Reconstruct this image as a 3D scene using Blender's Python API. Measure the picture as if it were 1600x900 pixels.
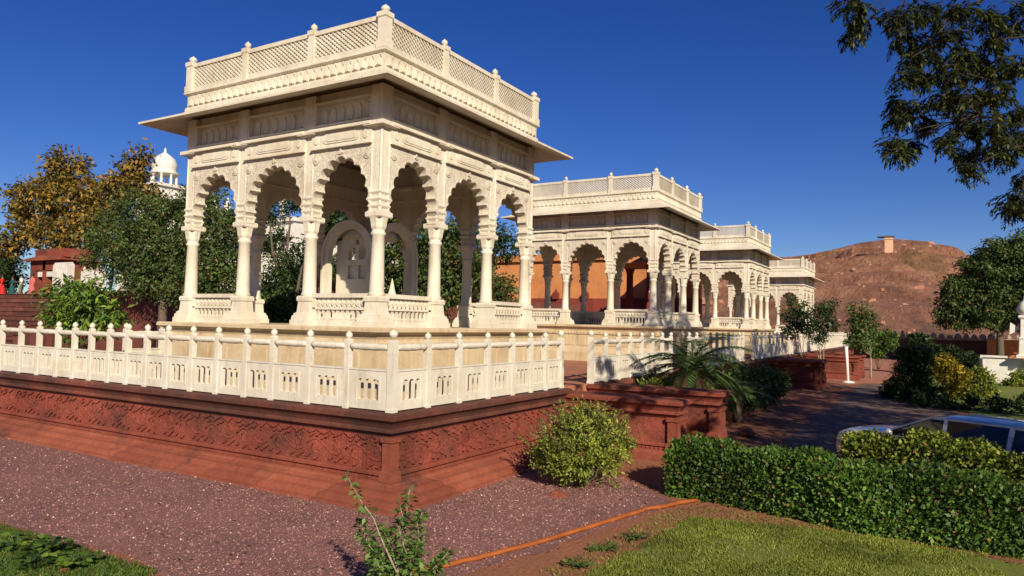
import bpy, math, random
import numpy as np
from mathutils import Vector, Matrix
R = math.radians
random.seed(7); rng = np.random.default_rng(7)
for o in list(bpy.data.objects): bpy.data.objects.remove(o)
S = bpy.context.scene; C = S.collection

# ------------------------------------------------------------------ camera, sky, sun, exposure
CAM = Vector((-9.287, -8.234, 0.556)); YAW, PITCH, ROLL, FPX = R(30.897), R(2.766), R(1.225), 1123.7
_f = Vector((math.cos(PITCH)*math.cos(YAW), math.cos(PITCH)*math.sin(YAW), math.sin(PITCH)))
_r = Vector((math.sin(YAW), -math.cos(YAW), 0)); _u = _r.cross(_f)
_r2 = math.cos(ROLL)*_r + math.sin(ROLL)*_u; _u2 = -math.sin(ROLL)*_r + math.cos(ROLL)*_u
cd = bpy.data.cameras.new('camera'); cam = bpy.data.objects.new('camera', cd); C.objects.link(cam)
m = Matrix((( _r2.x, _u2.x, -_f.x, CAM.x), (_r2.y, _u2.y, -_f.y, CAM.y), (_r2.z, _u2.z, -_f.z, CAM.z), (0, 0, 0, 1)))
cam.matrix_world = m
cd.sensor_width = 36; cd.lens = FPX*36/1600; cd.clip_start = .1; cd.clip_end = 3000
S.camera = cam
SUN_AZ, SUN_EL = R(227), R(27)
w = bpy.data.worlds.new('World'); S.world = w; w.use_nodes = True
nt = w.node_tree; bg = nt.nodes['Background']
sky = nt.nodes.new('ShaderNodeTexSky'); sky.sky_type = 'NISHITA'; sky.sun_disc = False
sky.sun_elevation = SUN_EL; sky.sun_rotation = R(90) - SUN_AZ
sky.air_density = 1.0; sky.dust_density = 0.3; sky.ozone_density = 4.0; sky.altitude = 1500
hs = nt.nodes.new('ShaderNodeHueSaturation'); hs.inputs['Saturation'].default_value = 1.28; hs.inputs['Hue'].default_value = .523; hs.inputs['Value'].default_value = 1.18
nt.links.new(sky.outputs[0], hs.inputs['Color']); nt.links.new(hs.outputs[0], bg.inputs[0]); bg.inputs[1].default_value = .052
sl = bpy.data.lights.new('sun', 'SUN'); sl.energy = 4.9; sl.angle = R(.5); sl.color = (1, .88, .69)
sun = bpy.data.objects.new('sun', sl); C.objects.link(sun)
sd = Vector((math.cos(SUN_AZ)*math.cos(SUN_EL), math.sin(SUN_AZ)*math.cos(SUN_EL), math.sin(SUN_EL)))
sun.rotation_euler = sd.to_track_quat('Z', 'Y').to_euler(); sun.location = (0, 0, 60)
S.view_settings.view_transform = 'Standard'; S.view_settings.look = 'None'; S.view_settings.exposure = 0.45; S.view_settings.gamma = 1
S.render.engine = 'CYCLES'; S.cycles.diffuse_bounces = 2

def at(px, py, axis, val):
    d = _f + _r2*((px-800)/FPX) - _u2*((py-450)/FPX)
    return CAM + d*((val - CAM[axis])/d[axis])
def atd(px, py, depth):
    return CAM + (_f + _r2*((px-800)/FPX) - _u2*((py-450)/FPX))*depth

# ------------------------------------------------------------------ helpers
class MB:
    def __init__(s): s.v = []; s.f = []; s.sm = []
    def add(s, vs, fs, smooth=False):
        n = len(s.v); s.v += [tuple(p) for p in vs]
        for f in fs: s.f.append(tuple(i+n for i in f)); s.sm.append(smooth)
        return s
    def box(s, x0, x1, y0, y1, z0, z1):
        return s.add([(x0,y0,z0),(x1,y0,z0),(x1,y1,z0),(x0,y1,z0),(x0,y0,z1),(x1,y0,z1),(x1,y1,z1),(x0,y1,z1)],
            [(3,2,1,0),(4,5,6,7),(0,1,5,4),(1,2,6,5),(2,3,7,6),(3,0,4,7)])
    def frame(s, cx, cy, prof, rot=0, n=4):
        """lathe with n sides; prof = [(radius or halfwidth, z)]"""
        k = 1/math.cos(math.pi/n) if n == 4 else 1
        vs = []; 
        for r, z in prof:
            for i in range(n):
                a = rot + math.pi/n + 2*math.pi*i/n
                vs.append((cx + r*k*math.cos(a), cy + r*k*math.sin(a), z))
        fs = []; L = len(prof)
        for j in range(L-1):
            for i in range(n):
                a, b = j*n+i, j*n+(i+1) % n
                fs.append((a, b, b+n, a+n))
        s.add(vs, fs, n > 8)
        s.add([vs[i] for i in range(n)], [tuple(reversed(range(n)))]); s.add(vs[-n:], [tuple(range(n))])
        return s
    def tube(s, pts, rs, n=6):
        pts = [Vector(p) for p in pts]; vs = []
        if not hasattr(rs, '__len__'): rs = [rs]*len(pts)
        for i, p in enumerate(pts):
            d = (pts[min(i+1, len(pts)-1)] - pts[max(i-1, 0)]).normalized()
            a = d.cross(Vector((0, 0, 1))); a = a.normalized() if a.length > .05 else Vector((1, 0, 0)); b = d.cross(a)
            for k in range(n):
                t = 2*math.pi*k/n; vs.append(p + (a*math.cos(t) + b*math.sin(t))*rs[i])
        fs = [(j*n+k, j*n+(k+1) % n, (j+1)*n+(k+1) % n, (j+1)*n+k) for j in range(len(pts)-1) for k in range(n)]
        fs += [tuple(reversed(range(n))), tuple(range(len(vs)-n, len(vs)))]
        return s.add(vs, fs, True)
    def plate(s, poly, o, ux, uy, nz, t):
        """2D polygon (u,v) extruded by thickness t along nz, caps triangulated"""
        from mathutils.geometry import tessellate_polygon
        o, ux, uy, nz = Vector(o), Vector(ux), Vector(uy), Vector(nz)
        P = [o + ux*a + uy*b for a, b in poly]; n = len(P)
        tris = tessellate_polygon([[Vector((a, b, 0)) for a, b in poly]])
        fs = [tuple(x) for x in tris] + [tuple(i+n for i in reversed(x)) for x in tris]
        fs += [(i, (i+1) % n, (i+1) % n + n, i+n) for i in range(n)]
        return s.add(P + [p + nz*t for p in P], fs)
    def bar(s, p, q, w, h, up=(0, 0, 1)):
        p, q = Vector(p), Vector(q); d = (q-p).normalized(); up = Vector(up)
        a = d.cross(up); a = a.normalized()*w/2; b = a.cross(d).normalized()*h/2
        vs = [p-a-b, p+a-b, p+a+b, p-a+b, q-a-b, q+a-b, q+a+b, q-a+b]
        return s.add(vs, [(0,3,2,1),(4,5,6,7),(0,1,5,4),(1,2,6,5),(2,3,7,6),(3,0,4,7)])
    def xf(s, M, start=0):
        for i in range(start, len(s.v)): s.v[i] = tuple(M @ Vector(s.v[i]))
        return s
    def mesh(s, name, mat, fix=True):
        me = bpy.data.meshes.new(name); me.from_pydata(s.v, [], s.f)
        me.polygons.foreach_set('use_smooth', s.sm)
        mats = mat if isinstance(mat, (list, tuple)) else [mat]
        for q in mats: me.materials.append(q)
        if fix:
            import bmesh
            bm = bmesh.new(); bm.from_mesh(me); bmesh.ops.recalc_face_normals(bm, faces=bm.faces); bm.to_mesh(me); bm.free()
        return me
    def build(s, name, mat, parent=None, loc=(0, 0, 0), rz=0, fix=True):
        o = bpy.data.objects.new(name, s.mesh(name, mat, fix)); C.objects.link(o); o.parent = parent
        o.location = loc; o.rotation_euler = (0, 0, rz)
        return o

def tag(o, label=None, cat=None, group=None, kind=None):
    if label: o['label'] = label
    if cat: o['category'] = cat
    if group: o['group'] = group
    if kind: o['kind'] = kind
    return o
def thing(name, label, cat, loc=(0, 0, 0), rz=0, group=None):
    o = bpy.data.objects.new(name, None); C.objects.link(o); o.location = loc; o.rotation_euler = (0, 0, rz)
    o.empty_display_size = .3
    return tag(o, label, cat, group)
def kids(o): return [c for c in bpy.data.objects if c.parent == o]
def copy_tree(o, parent=None):
    c = o.copy(); C.objects.link(c); c.parent = parent
    for ch in kids(o): copy_tree(ch, c)
    return c

# ------------------------------------------------------------------ materials
def mat(name, rough=.7):
    m_ = bpy.data.materials.new(name); m_.use_nodes = True
    b = m_.node_tree.nodes['Principled BSDF']; b.inputs['Roughness'].default_value = rough
    b.inputs['Specular IOR Level'].default_value = .3
    return m_, m_.node_tree, b
def N(t, typ, **k):
    n = t.nodes.new(typ)
    for a, v in k.items():
        if a in n.inputs: n.inputs[a].default_value = v
        else: setattr(n, a, v)
    return n
def coords(t, scale=(1, 1, 1)):
    g = t.nodes.new('ShaderNodeNewGeometry'); mp = t.nodes.new('ShaderNodeMapping'); mp.inputs['Scale'].default_value = scale
    t.links.new(g.outputs['Position'], mp.inputs[0]); return mp.outputs[0]
def ramp(t, fac, stops):
    r_ = t.nodes.new('ShaderNodeValToRGB'); e = r_.color_ramp.elements
    while len(e) > len(stops): e.remove(e[-1])
    while len(e) < len(stops): e.new(.5)
    for el, (p, c) in zip(e, stops): el.position = p; el.color = (*c, 1) if len(c) == 3 else c
    t.links.new(fac, r_.inputs[0]); return r_.outputs[0]
def noise(t, co, scale, detail=4, rough=.6, dist=0):
    n = N(t, 'ShaderNodeTexNoise', Scale=scale, Detail=detail, Roughness=rough, Distortion=dist); t.links.new(co, n.inputs['Vector']); return n.outputs['Fac']
def mix(t, fac, a, b, mode='MIX'):
    n = t.nodes.new('ShaderNodeMix'); n.data_type = 'RGBA'; n.blend_type = mode
    for i, v in ((0, fac), (6, a), (7, b)):
        if hasattr(v, 'links'): t.links.new(v, n.inputs[i])
        elif i == 0: n.inputs[0].default_value = v
        else: n.inputs[i].default_value = (*v, 1)
    return n.outputs[2]
def bump(t, b, h, strength, dist, prev=None):
    n = N(t, 'ShaderNodeBump', Strength=strength, Distance=dist); t.links.new(h, n.inputs['Height'])
    if prev: t.links.new(prev, n.inputs['Normal'])
    t.links.new(n.outputs[0], b.inputs['Normal']); return n.outputs[0]
BW = lambda a: (a, a, a)

def m_marble(name, base, dark, carve=0, cs=9):
    m_, t, b = mat(name, .62); co = coords(t)
    n1 = noise(t, co, 1.3, 6, .65); n2 = noise(t, coords(t, (6, 6, .9)), 1.6, 5, .7)
    c = ramp(t, n1, [(.3, dark), (.55, base), (.8, tuple(min(1, x*1.06) for x in base))])
    st = ramp(t, n2, [(.52, (0, 0, 0)), (.74, BW(.62))])
    n4 = noise(t, co, .45, 3, .5); c = mix(t, ramp(t, n4, [(.45, (0, 0, 0)), (.7, BW(.5))]), c, (dark[0]*1.02, dark[1]*1.05, dark[2]*1.12))
    v5 = N(t, 'ShaderNodeTexVoronoi', feature='DISTANCE_TO_EDGE', Scale=1.7); t.links.new(co, v5.inputs['Vector'])
    c = mix(t, ramp(t, v5.outputs['Distance'], [(0, BW(.28)), (.012, (0, 0, 0))]), c, tuple(x*.6 for x in dark))
    c = mix(t, st, c, (dark[0]*.72, dark[1]*.68, dark[2]*.6))
    if carve:
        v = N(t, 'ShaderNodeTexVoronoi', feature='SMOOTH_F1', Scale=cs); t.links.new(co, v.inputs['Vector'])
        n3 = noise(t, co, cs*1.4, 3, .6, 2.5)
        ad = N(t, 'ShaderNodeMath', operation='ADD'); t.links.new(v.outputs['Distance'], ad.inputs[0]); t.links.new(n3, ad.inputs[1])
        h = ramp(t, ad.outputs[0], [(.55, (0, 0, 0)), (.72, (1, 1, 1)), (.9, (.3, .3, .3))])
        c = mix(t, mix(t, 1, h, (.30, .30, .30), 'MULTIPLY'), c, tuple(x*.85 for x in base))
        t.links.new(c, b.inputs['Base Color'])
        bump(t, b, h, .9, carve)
    else:
        t.links.new(c, b.inputs['Base Color']); bump(t, b, noise(t, co, 25, 5, .7), .35, .006)
    return m_
M = {}
M['marble'] = m_marble('marble', (.66, .61, .50), (.52, .45, .34))
M['marble_fence'] = m_marble('marble_fence', (.64, .60, .51), (.53, .475, .38))
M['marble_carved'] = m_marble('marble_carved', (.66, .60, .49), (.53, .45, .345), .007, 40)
M['marble_tan'] = m_marble('tan_marble', (.56, .45, .29), (.42, .31, .18))
M['white'] = m_marble('white_marble', (.66, .64, .58), (.54, .50, .43))
M['ceiling'] = m_marble('shade_brown_marble', (.22, .16, .10), (.13, .09, .055))  # dark brown stands in for the shade inside the pavilion roof

def m_sand(name, base, light, carve=0, stain=.5, blocks=True):
    m_, t, b = mat(name, .85); co = coords(t)
    c = ramp(t, noise(t, co, 1.1, 6, .65), [(.3, tuple(x*.72 for x in base)), (.5, base), (.72, light)])
    c = mix(t, .35, c, ramp(t, noise(t, co, 14, 4, .7), [(.3, tuple(x*.5 for x in base)), (.7, light)]))
    if blocks:
        sx_ = N(t, 'ShaderNodeSeparateXYZ'); t.links.new(co, sx_.inputs[0]); ad_ = N(t, 'ShaderNodeMath', operation='ADD'); t.links.new(sx_.outputs[0], ad_.inputs[0]); t.links.new(sx_.outputs[1], ad_.inputs[1])
        pp_ = N(t, 'ShaderNodeMath', operation='PINGPONG'); t.links.new(ad_.outputs[0], pp_.inputs[0]); pp_.inputs[1].default_value = .62
        c = mix(t, ramp(t, pp_.outputs[0], [(0, BW(.75)), (.009, (0, 0, 0))]), c, tuple(x*.25 for x in base))
        sn_ = N(t, 'ShaderNodeTexNoise', Scale=.8, Detail=0); sp_ = N(t, 'ShaderNodeMath', operation='SNAP'); t.links.new(ad_.outputs[0], sp_.inputs[0]); sp_.inputs[1].default_value = 1.24; cv = N(t, 'ShaderNodeCombineXYZ'); t.links.new(sp_.outputs[0], cv.inputs[0]); wn = N(t, 'ShaderNodeTexWhiteNoise'); t.links.new(cv.outputs[0], wn.inputs['Vector'])
        c = mix(t, 1, c, ramp(t, wn.outputs['Value'], [(0, (.78, .76, .76)), (1, (1.18, 1.2, 1.2))]), 'MULTIPLY')
    s1 = ramp(t, noise(t, coords(t, (1, 1, 1.6)), .75, 7, .72), [(.60 - .14*stain, (0, 0, 0)), (.70, BW(.85))])
    c = mix(t, s1, c, (.035, .026, .022)) if stain > 0 else c
    prev = None
    if carve:
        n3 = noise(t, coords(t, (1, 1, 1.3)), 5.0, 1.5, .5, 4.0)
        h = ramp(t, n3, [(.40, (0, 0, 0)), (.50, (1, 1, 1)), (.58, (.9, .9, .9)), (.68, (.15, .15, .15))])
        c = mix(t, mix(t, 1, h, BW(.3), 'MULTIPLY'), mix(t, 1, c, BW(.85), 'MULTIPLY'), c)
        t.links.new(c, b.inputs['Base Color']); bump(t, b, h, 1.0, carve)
    else:
        t.links.new(c, b.inputs['Base Color']); bump(t, b, noise(t, co, 18, 6, .7), .5, .012)
    return m_
M['sand'] = m_sand('red_sandstone', (.20, .045, .028), (.29, .08, .046), 0, .5)
M['sand_dark'] = m_sand('weathered_sandstone', (.12, .036, .024), (.30, .085, .05), 0, 1.9)
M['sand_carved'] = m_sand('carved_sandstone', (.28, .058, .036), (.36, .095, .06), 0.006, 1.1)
M['sand_base'] = m_sand('orange_sandstone', (.25, .064, .036), (.33, .105, .055), 0, .25)
M['terracotta'] = m_sand('terracotta_wall', (.52, .20, .07), (.62, .27, .10), 0, 0, False)
M['maroon'] = m_sand('maroon_wall', (.20, .035, .025), (.27, .06, .04), 0, 0)
M['brick_dark'] = m_sand('dark_brick', (.14, .045, .032), (.22, .08, .06), 0, .2)

def m_simple(name, c1, c2, scale=8, rough=.8, b_=.01, metal=0, bs=None):
    m_, t, b = mat(name, rough); co = coords(t)
    t.links.new(ramp(t, noise(t, co, scale, 5, .65), [(.3, c1), (.7, c2)]), b.inputs['Base Color'])
    b.inputs['Metallic'].default_value = metal
    if b_: bump(t, b, noise(t, co, bs or scale*4, 5, .7), .5, b_)
    return m_
M['bark'] = m_simple('bark', (.06, .045, .03), (.16, .12, .085), 9, .9, .03)
M['bark_dark'] = m_simple('dark_bark', (.022, .017, .012), (.055, .042, .03), 9, .9, .02)
M['wood_pale'] = m_simple('pale_bark', (.22, .18, .13), (.34, .29, .22), 9, .9, .02)
M['hose'] = m_simple('orange_hose', (.24, .065, .015), (.36, .105, .025), 5, .5, .002)
M['wpaint'] = m_simple('white_paint', (.62, .58, .52), (.78, .75, .69), 6, .6, .002)
M['black'] = m_simple('black_rubber', (.015, .015, .015), (.03, .03, .03), 6, .7, .002)
M['yellow'] = m_simple('yellow_petals', (.75, .48, .02), (.85, .62, .05), 30, .6, 0)
M['pink'] = m_simple('pink_stone', (.35, .13, .10), (.5, .22, .18), 8, .6, .004)
M['skin'] = m_simple('skin', (.22, .11, .065), (.26, .14, .085), 8, .6, 0)
M['hair'] = m_simple('hair', (.01, .008, .007), (.02, .016, .014), 8, .5, 0)
for k_, c_ in dict(cloth_red=(.6, .02, .02), cloth_teal=(.01, .07, .08), cloth_white=(.7, .66, .6), cloth_pink=(.5, .12, .12), cloth_black=(.012, .012, .014), cloth_olive=(.12, .13, .08)).items():
    M[k_] = m_simple(k_, tuple(x*.85 for x in c_), c_, 20, .85, 0)

def m_leaf(name, dark, mid, light, rough=.55, trans=.25):
    m_, t, b = mat(name, rough)
    g = t.nodes.new('ShaderNodeNewGeometry')
    c = ramp(t, g.outputs['Random Per Island'], [(0, dark), (.48, mid), (.93, light), (.965, (.20, .12, .045)), (1, (.26, .16, .06))] if 'hedge' in name or 'bush' in name or name.startswith('tree') else [(0, dark), (.5, mid), (1, light)])
    c2 = ramp(t, noise(t, coords(t), .9, 3), [(.35, BW(.55)), (.65, BW(1.15))])
    c = mix(t, 1, c, c2, 'MULTIPLY')
    t.links.new(c, b.inputs['Base Color']); b.inputs['Specular IOR Level'].default_value = .35
    tr = t.nodes.new('ShaderNodeBsdfTranslucent'); t.links.new(c, tr.inputs[0])
    ms = t.nodes.new('ShaderNodeMixShader'); ms.inputs[0].default_value = trans
    t.links.new(b.outputs[0], ms.inputs[1]); t.links.new(tr.outputs[0], ms.inputs[2])
    t.links.new(ms.outputs[0], t.nodes['Material Output'].inputs[0])
    return m_
L = {}
L['hedge'] = m_leaf('hedge_leaves', (.022, .055, .008), (.06, .135, .015), (.15, .25, .03))
L['hedge_y'] = m_leaf('yellow_hedge_leaves', (.05, .09, .008), (.16, .22, .02), (.42, .45, .06))
L['bush'] = m_leaf('bush_leaves', (.08, .12, .014), (.20, .26, .03), (.38, .40, .06))
L['green'] = m_leaf('tree_leaves', (.03, .055, .014), (.07, .12, .025), (.14, .19, .045))
L['dark'] = m_leaf('dark_tree_leaves', (.012, .028, .008), (.032, .065, .014), (.07, .11, .022))
L['orange'] = m_leaf('autumn_leaves', (.06, .065, .015), (.19, .15, .026), (.46, .24, .03))
L['broad'] = m_leaf('broad_leaves', (.035, .085, .010), (.09, .18, .018), (.24, .34, .045))
L['neem'] = m_leaf('overhanging_leaves', (.012, .022, .006), (.028, .046, .01), (.13, .14, .022), .5, .35)  # leaf tones darkened in place of crown shade, lightest one mimics sunlit patches
L['palm'] = m_leaf('palm_fronds', (.03, .07, .02), (.08, .14, .04), (.20, .27, .08))
L['weed'] = m_leaf('weed_leaves', (.05, .10, .02), (.09, .17, .03), (.17, .26, .06))
L['grass'] = m_leaf('grass_blades', (.12, .16, .02), (.21, .26, .035), (.34, .36, .07), .6, .3)
L['yellow'] = m_leaf('yellow_leaves', (.12, .12, .01), (.35, .28, .02), (.6, .45, .04))

# ------------------------------------------------------------------ ground
def sheet(name, poly, z, m_, kind='structure'):
    mb = MB(); mb.add([(x, y, z) for x, y in poly], [tuple(range(len(poly)))])
    o = mb.build(name, m_, fix=False)
    if o.data.polygons[0].normal.z < 0: o.data.flip_normals()
    return tag(o, kind=kind)
GZ = -2.0
m_, t, b = mat('red_dirt', .95); co = coords(t)
c = ramp(t, noise(t, co, .5, 6, .7), [(.3, (.20, .07, .035)), (.7, (.32, .12, .06))])
c = mix(t, .4, c, ramp(t, noise(t, co, 22, 5, .7), [(.35, (.16, .06, .035)), (.7, (.46, .22, .12))]))
t.links.new(c, b.inputs['Base Color']); bump(t, b, noise(t, co, 20, 6, .7), .7, .03); M['dirt'] = m_
m_, t, b = mat('gravel', .95); co = coords(t)
v = N(t, 'ShaderNodeTexVoronoi', Scale=55); t.links.new(co, v.inputs['Vector'])
c = ramp(t, v.outputs['Color'], [(0, (.15, .06, .052)), (.45, (.22, .10, .095)), (.82, (.33, .17, .14)), (.97, (.5, .33, .28))])
c = mix(t, .55, c, ramp(t, noise(t, co, 1.2, 5, .7), [(.3, (.12, .065, .055)), (.55, (.24, .11, .095)), (.75, (.34, .17, .14))]))
t.links.new(c, b.inputs['Base Color']); bump(t, b, v.outputs['Distance'], .8, .02); M['gravel'] = m_
m_, t, b = mat('lawn', .95); co = coords(t)
c = ramp(t, noise(t, co, 3, 6, .75), [(.3, (.10, .13, .02)), (.55, (.17, .21, .03)), (.75, (.26, .25, .055))])
c = mix(t, .5, c, ramp(t, noise(t, co, 60, 3, .7), [(.3, (.07, .09, .014)), (.7, (.24, .27, .055))]))
t.links.new(c, b.inputs['Base Color']); bump(t, b, noise(t, co, 80, 4, .8), .8, .02); M['lawn'] = m_
M['road'] = m_simple('shade_toned_dirt', (.09, .065, .055), (.20, .13, .10), 2.2, .9, .012, bs=40)  # drive dirt with tree shade put into its darker colour
M['path'] = m_simple('red_paving', (.30, .12, .075), (.40, .175, .11), 1.4, .9, .01, bs=25)

g = sheet('ground', [(-400, -900), (1200, -900), (1200, 900), (-400, 900)], GZ, M['dirt'])
def blob_edge(pts, amp=.1, n=10):
    out = []
    for i in range(len(pts)):
        a, b_ = pts[i], pts[(i+1) % len(pts)]; ln = math.hypot(b_[0]-a[0], b_[1]-a[1]); k = max(1, min(60, int(ln/.25)))
        if ln > 30: k = 1
        for j in range(k):
            q = j/k; out.append((a[0]+(b_[0]-a[0])*q + random.uniform(-amp, amp), a[1]+(b_[1]-a[1])*q + random.uniform(-amp, amp)))
    return out
gravel = sheet('gravel_bed', blob_edge([(-1.9, 16), (-1.9, -1.95), (3.6, -1.9), (2.6, -2.6), (1.9, -3.9), (.95, -4.95), (-1.64, -4.45), (-3.1, -4.1), (-4.3, -5), (-6.5, -5), (-5.2, -2.6), (-4.7, -1.2), (-4.85, 1.5), (-5.4, 5), (-7, 16)], .06), GZ+.004, M['gravel'])
LAWN = [(-4.6, -6.4), (-2.6, -5.15), (.30, -5.38), (.75, -7), (.62, -9), (.2, -12), (-6, -14), (-10, -9)]
sheet('lawn', blob_edge(LAWN, .05), GZ+.010, M['lawn'])
LAWN2 = [(-5.35, 8), (-4.95, 2.2), (-4.95, .4), (-4.85, -1.3), (-5.6, -2.6), (-8, -3.5), (-12, -2), (-12, 8)]
sheet('lawn_edge', blob_edge(LAWN2, .07), GZ+.010, M['lawn'])
sheet('road', [(4.2, -15), (4.2, -6.0), (8.5, -5.1), (22, -5.0), (29, -4.9), (30.5, -7.4), (22, -8.0), (18, -8.4), (15.5, -10), (14, -16)], GZ+.006, M['road'])
sheet('path', blob_edge([(25.4, -3.9), (26.5, -2), (64, -2), (64, -4.4), (44, -5.2), (30, -6.7), (29.2, -5.0)], .03), GZ+.010, M['path'])
sheet('far_lawn', blob_edge([(16, -9.6), (19, -8.5), (30, -7.6), (60, -5.6), (60, -40), (16, -40)], .1), GZ+.014, M['lawn'])

# pebbles
def in_poly(x, y, P):
    c_ = False; j = len(P)-1
    for i in range(len(P)):
        if (P[i][1] > y) != (P[j][1] > y) and x < (P[j][0]-P[i][0])*(y-P[i][1])/(P[j][1]-P[i][1])+P[i][0]: c_ = not c_
        j = i
    return c_
M['pebble'] = None
m_, t, b = mat('pebbles', .9); g_ = t.nodes.new('ShaderNodeNewGeometry')
t.links.new(ramp(t, g_.outputs['Random Per Island'], [(0, (.12, .05, .042)), (.55, (.26, .12, .105)), (.95, (.36, .20, .165)), (.985, (.55, .40, .34)), (1, (.7, .58, .5))]), b.inputs['Base Color']); M['pebble'] = m_
mb = MB(); GP = [(-1.9, 14), (-1.9, -1.95), (3.4, -1.9), (2.2, -3.6), (.95, -4.95), (-3.1, -4.1), (-5, -4.4), (-4.85, 1.5), (-6, 14)]
cnt = 0
while cnt < 26000:
    x = random.uniform(-6, 3.5); y = random.triangular(-5, 10, -4)
    if not in_poly(x, y, GP): continue
    cnt += 1; r_ = random.choice((.006, .008, .011, .015)) * random.uniform(.7, 1.3); h = r_*random.uniform(.5, 1)
    a = random.uniform(0, 6.3); e = random.uniform(.6, 1)
    P = [(x+r_*math.cos(a+k*1.571)*(e if k % 2 else 1), y+r_*math.sin(a+k*1.571)*(e if k % 2 else 1), GZ+.003) for k in range(4)] + [(x+random.uniform(-.3, .3)*r_, y+random.uniform(-.3, .3)*r_, GZ+.004+h)]
    mb.add(P, [(0, 1, 4), (1, 2, 4), (2, 3, 4), (3, 0, 4)])
tag(mb.build('gravel_stones', M['pebble'], fix=False), 'loose reddish brown gravel stones strewn around the sandstone terrace', 'gravel', kind='stuff')

# leaf scattering ----------------------------------------------------------
def leaf_mesh(name, P, D, Nn, ln, wd, m_, fold=.25):
    """P positions (n,3), D along, Nn normal: each leaf = 4 verts diamond folded slightly"""
    n = len(P); D = D/np.linalg.norm(D, axis=1, keepdims=True); Sd = np.cross(D, Nn); Sd /= np.linalg.norm(Sd, axis=1, keepdims=True)+1e-9
    U = np.cross(Sd, D); ln = ln.reshape(-1, 1); wd = wd.reshape(-1, 1)
    V = np.empty((n, 4, 3)); V[:, 0] = P; V[:, 1] = P + D*ln*.45 + Sd*wd*.5 + U*wd*fold; V[:, 2] = P + D*ln; V[:, 3] = P + D*ln*.45 - Sd*wd*.5 + U*wd*fold
    me = bpy.data.meshes.new(name); me.vertices.add(n*4); me.vertices.foreach_set('co', V.astype(np.float32).ravel())
    me.loops.add(n*4); me.loops.foreach_set('vertex_index', np.arange(n*4, dtype=np.int32))
    me.polygons.add(n); me.polygons.foreach_set('loop_start', np.arange(0, n*4, 4, dtype=np.int32)); me.polygons.foreach_set('loop_total', np.full(n, 4, np.int32))
    me.update(); me.validate(); me.materials.append(m_); return me
def rnd_dir(n):
    d = rng.normal(size=(n, 3)); return d/np.linalg.norm(d, axis=1, keepdims=True)
def crown_pts(lobes, per, clump_r, n_clump_scale=1.0, shell=.55):
    """lobes: (center, (rx,ry,rz)); returns positions, outward dirs"""
    Ps, Os = [], []
    for c_, r_ in lobes:
        c_ = np.array(c_); r_ = np.array(r_); area = (r_[0]*r_[1]+r_[1]*r_[2]+r_[0]*r_[2])/3
        nc = max(4, int(n_clump_scale*9*area/(clump_r**2)))
        d = rnd_dir(nc); rad = shell + (1.04-shell)*rng.random((nc, 1))**.6
        cc = c_ + d*r_*rad*(1+.12*rng.normal(size=(nc, 1)))
        k = rng.integers(0, nc, per*nc) if False else np.repeat(np.arange(nc), per)
        off = rng.normal(size=(len(k), 3))*clump_r*.5; off[:, 2] *= .7
        Ps.append(cc[k]+off); Os.append(d[k])
    return np.concatenate(Ps), np.concatenate(Os)
def foliage(name, lobes, per, clump_r, leaf, m_, parent=None, droop=.4, shell=.55, dens=1.0, aspect=.5, zmin=None):
    P, O = crown_pts(lobes, per, clump_r, dens, shell)
    if zmin is not None: k = P[:, 2] > zmin; P, O = P[k], O[k]
    n = len(P); D = O*.5 + rnd_dir(n)*.8; D[:, 2] -= droop
    Nn = rnd_dir(n)*.8 + O*.5; Nn[:, 2] += .6
    ln = leaf*(.6+.8*rng.random(n)); me = leaf_mesh(name, P, D, Nn, ln, ln*aspect, m_)
    o = bpy.data.objects.new(name, me); C.objects.link(o); o.parent = parent
    return o
def limbs(mb, base, tips, r0, wob=.15):
    for tp in tips:
        b_ = Vector(base); tp = Vector(tp); pts = []; rs = []
        for i in range(6):
            q = i/5; p = b_.lerp(tp, q); p.z += math.sin(q*math.pi)*.08*(tp-b_).length*.3
            if 0 < i < 5: p += Vector((random.uniform(-1, 1), random.uniform(-1, 1), random.uniform(-.5, .5)))*wob*(tp-b_).length*.3
            pts.append(p); rs.append(r0*(1-.8*q))
        mb.tube(pts, rs, 6)
def tree(name, label, base, fork_z, r0, lobes, m_, leaf=.2, per=30, clump=.5, group=None, bark='bark', dens=1., cat='tree', lean=(0, 0), shell=.55, droop=.4):
    t_ = thing(name, label, cat, base, group=group); bx = Vector(base)
    rel = [(tuple(Vector(c_)-bx), r_) for c_, r_ in lobes]
    mb = MB(); fk = Vector((lean[0], lean[1], fork_z))
    mb.tube([(0, 0, -.1), (lean[0]*.3, lean[1]*.3, fork_z*.35), (lean[0]*.7, lean[1]*.7, fork_z*.7), fk], [r0*1.3, r0, r0*.9, r0*.8], 8)
    limbs(mb, fk, [c_ for c_, r_ in rel], r0*.55)
    mb.build('trunk', M[bark], t_, fix=False)
    foliage('crown', rel, per, clump, leaf, m_, t_, dens=dens, shell=shell, droop=droop)
    return t_

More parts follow.
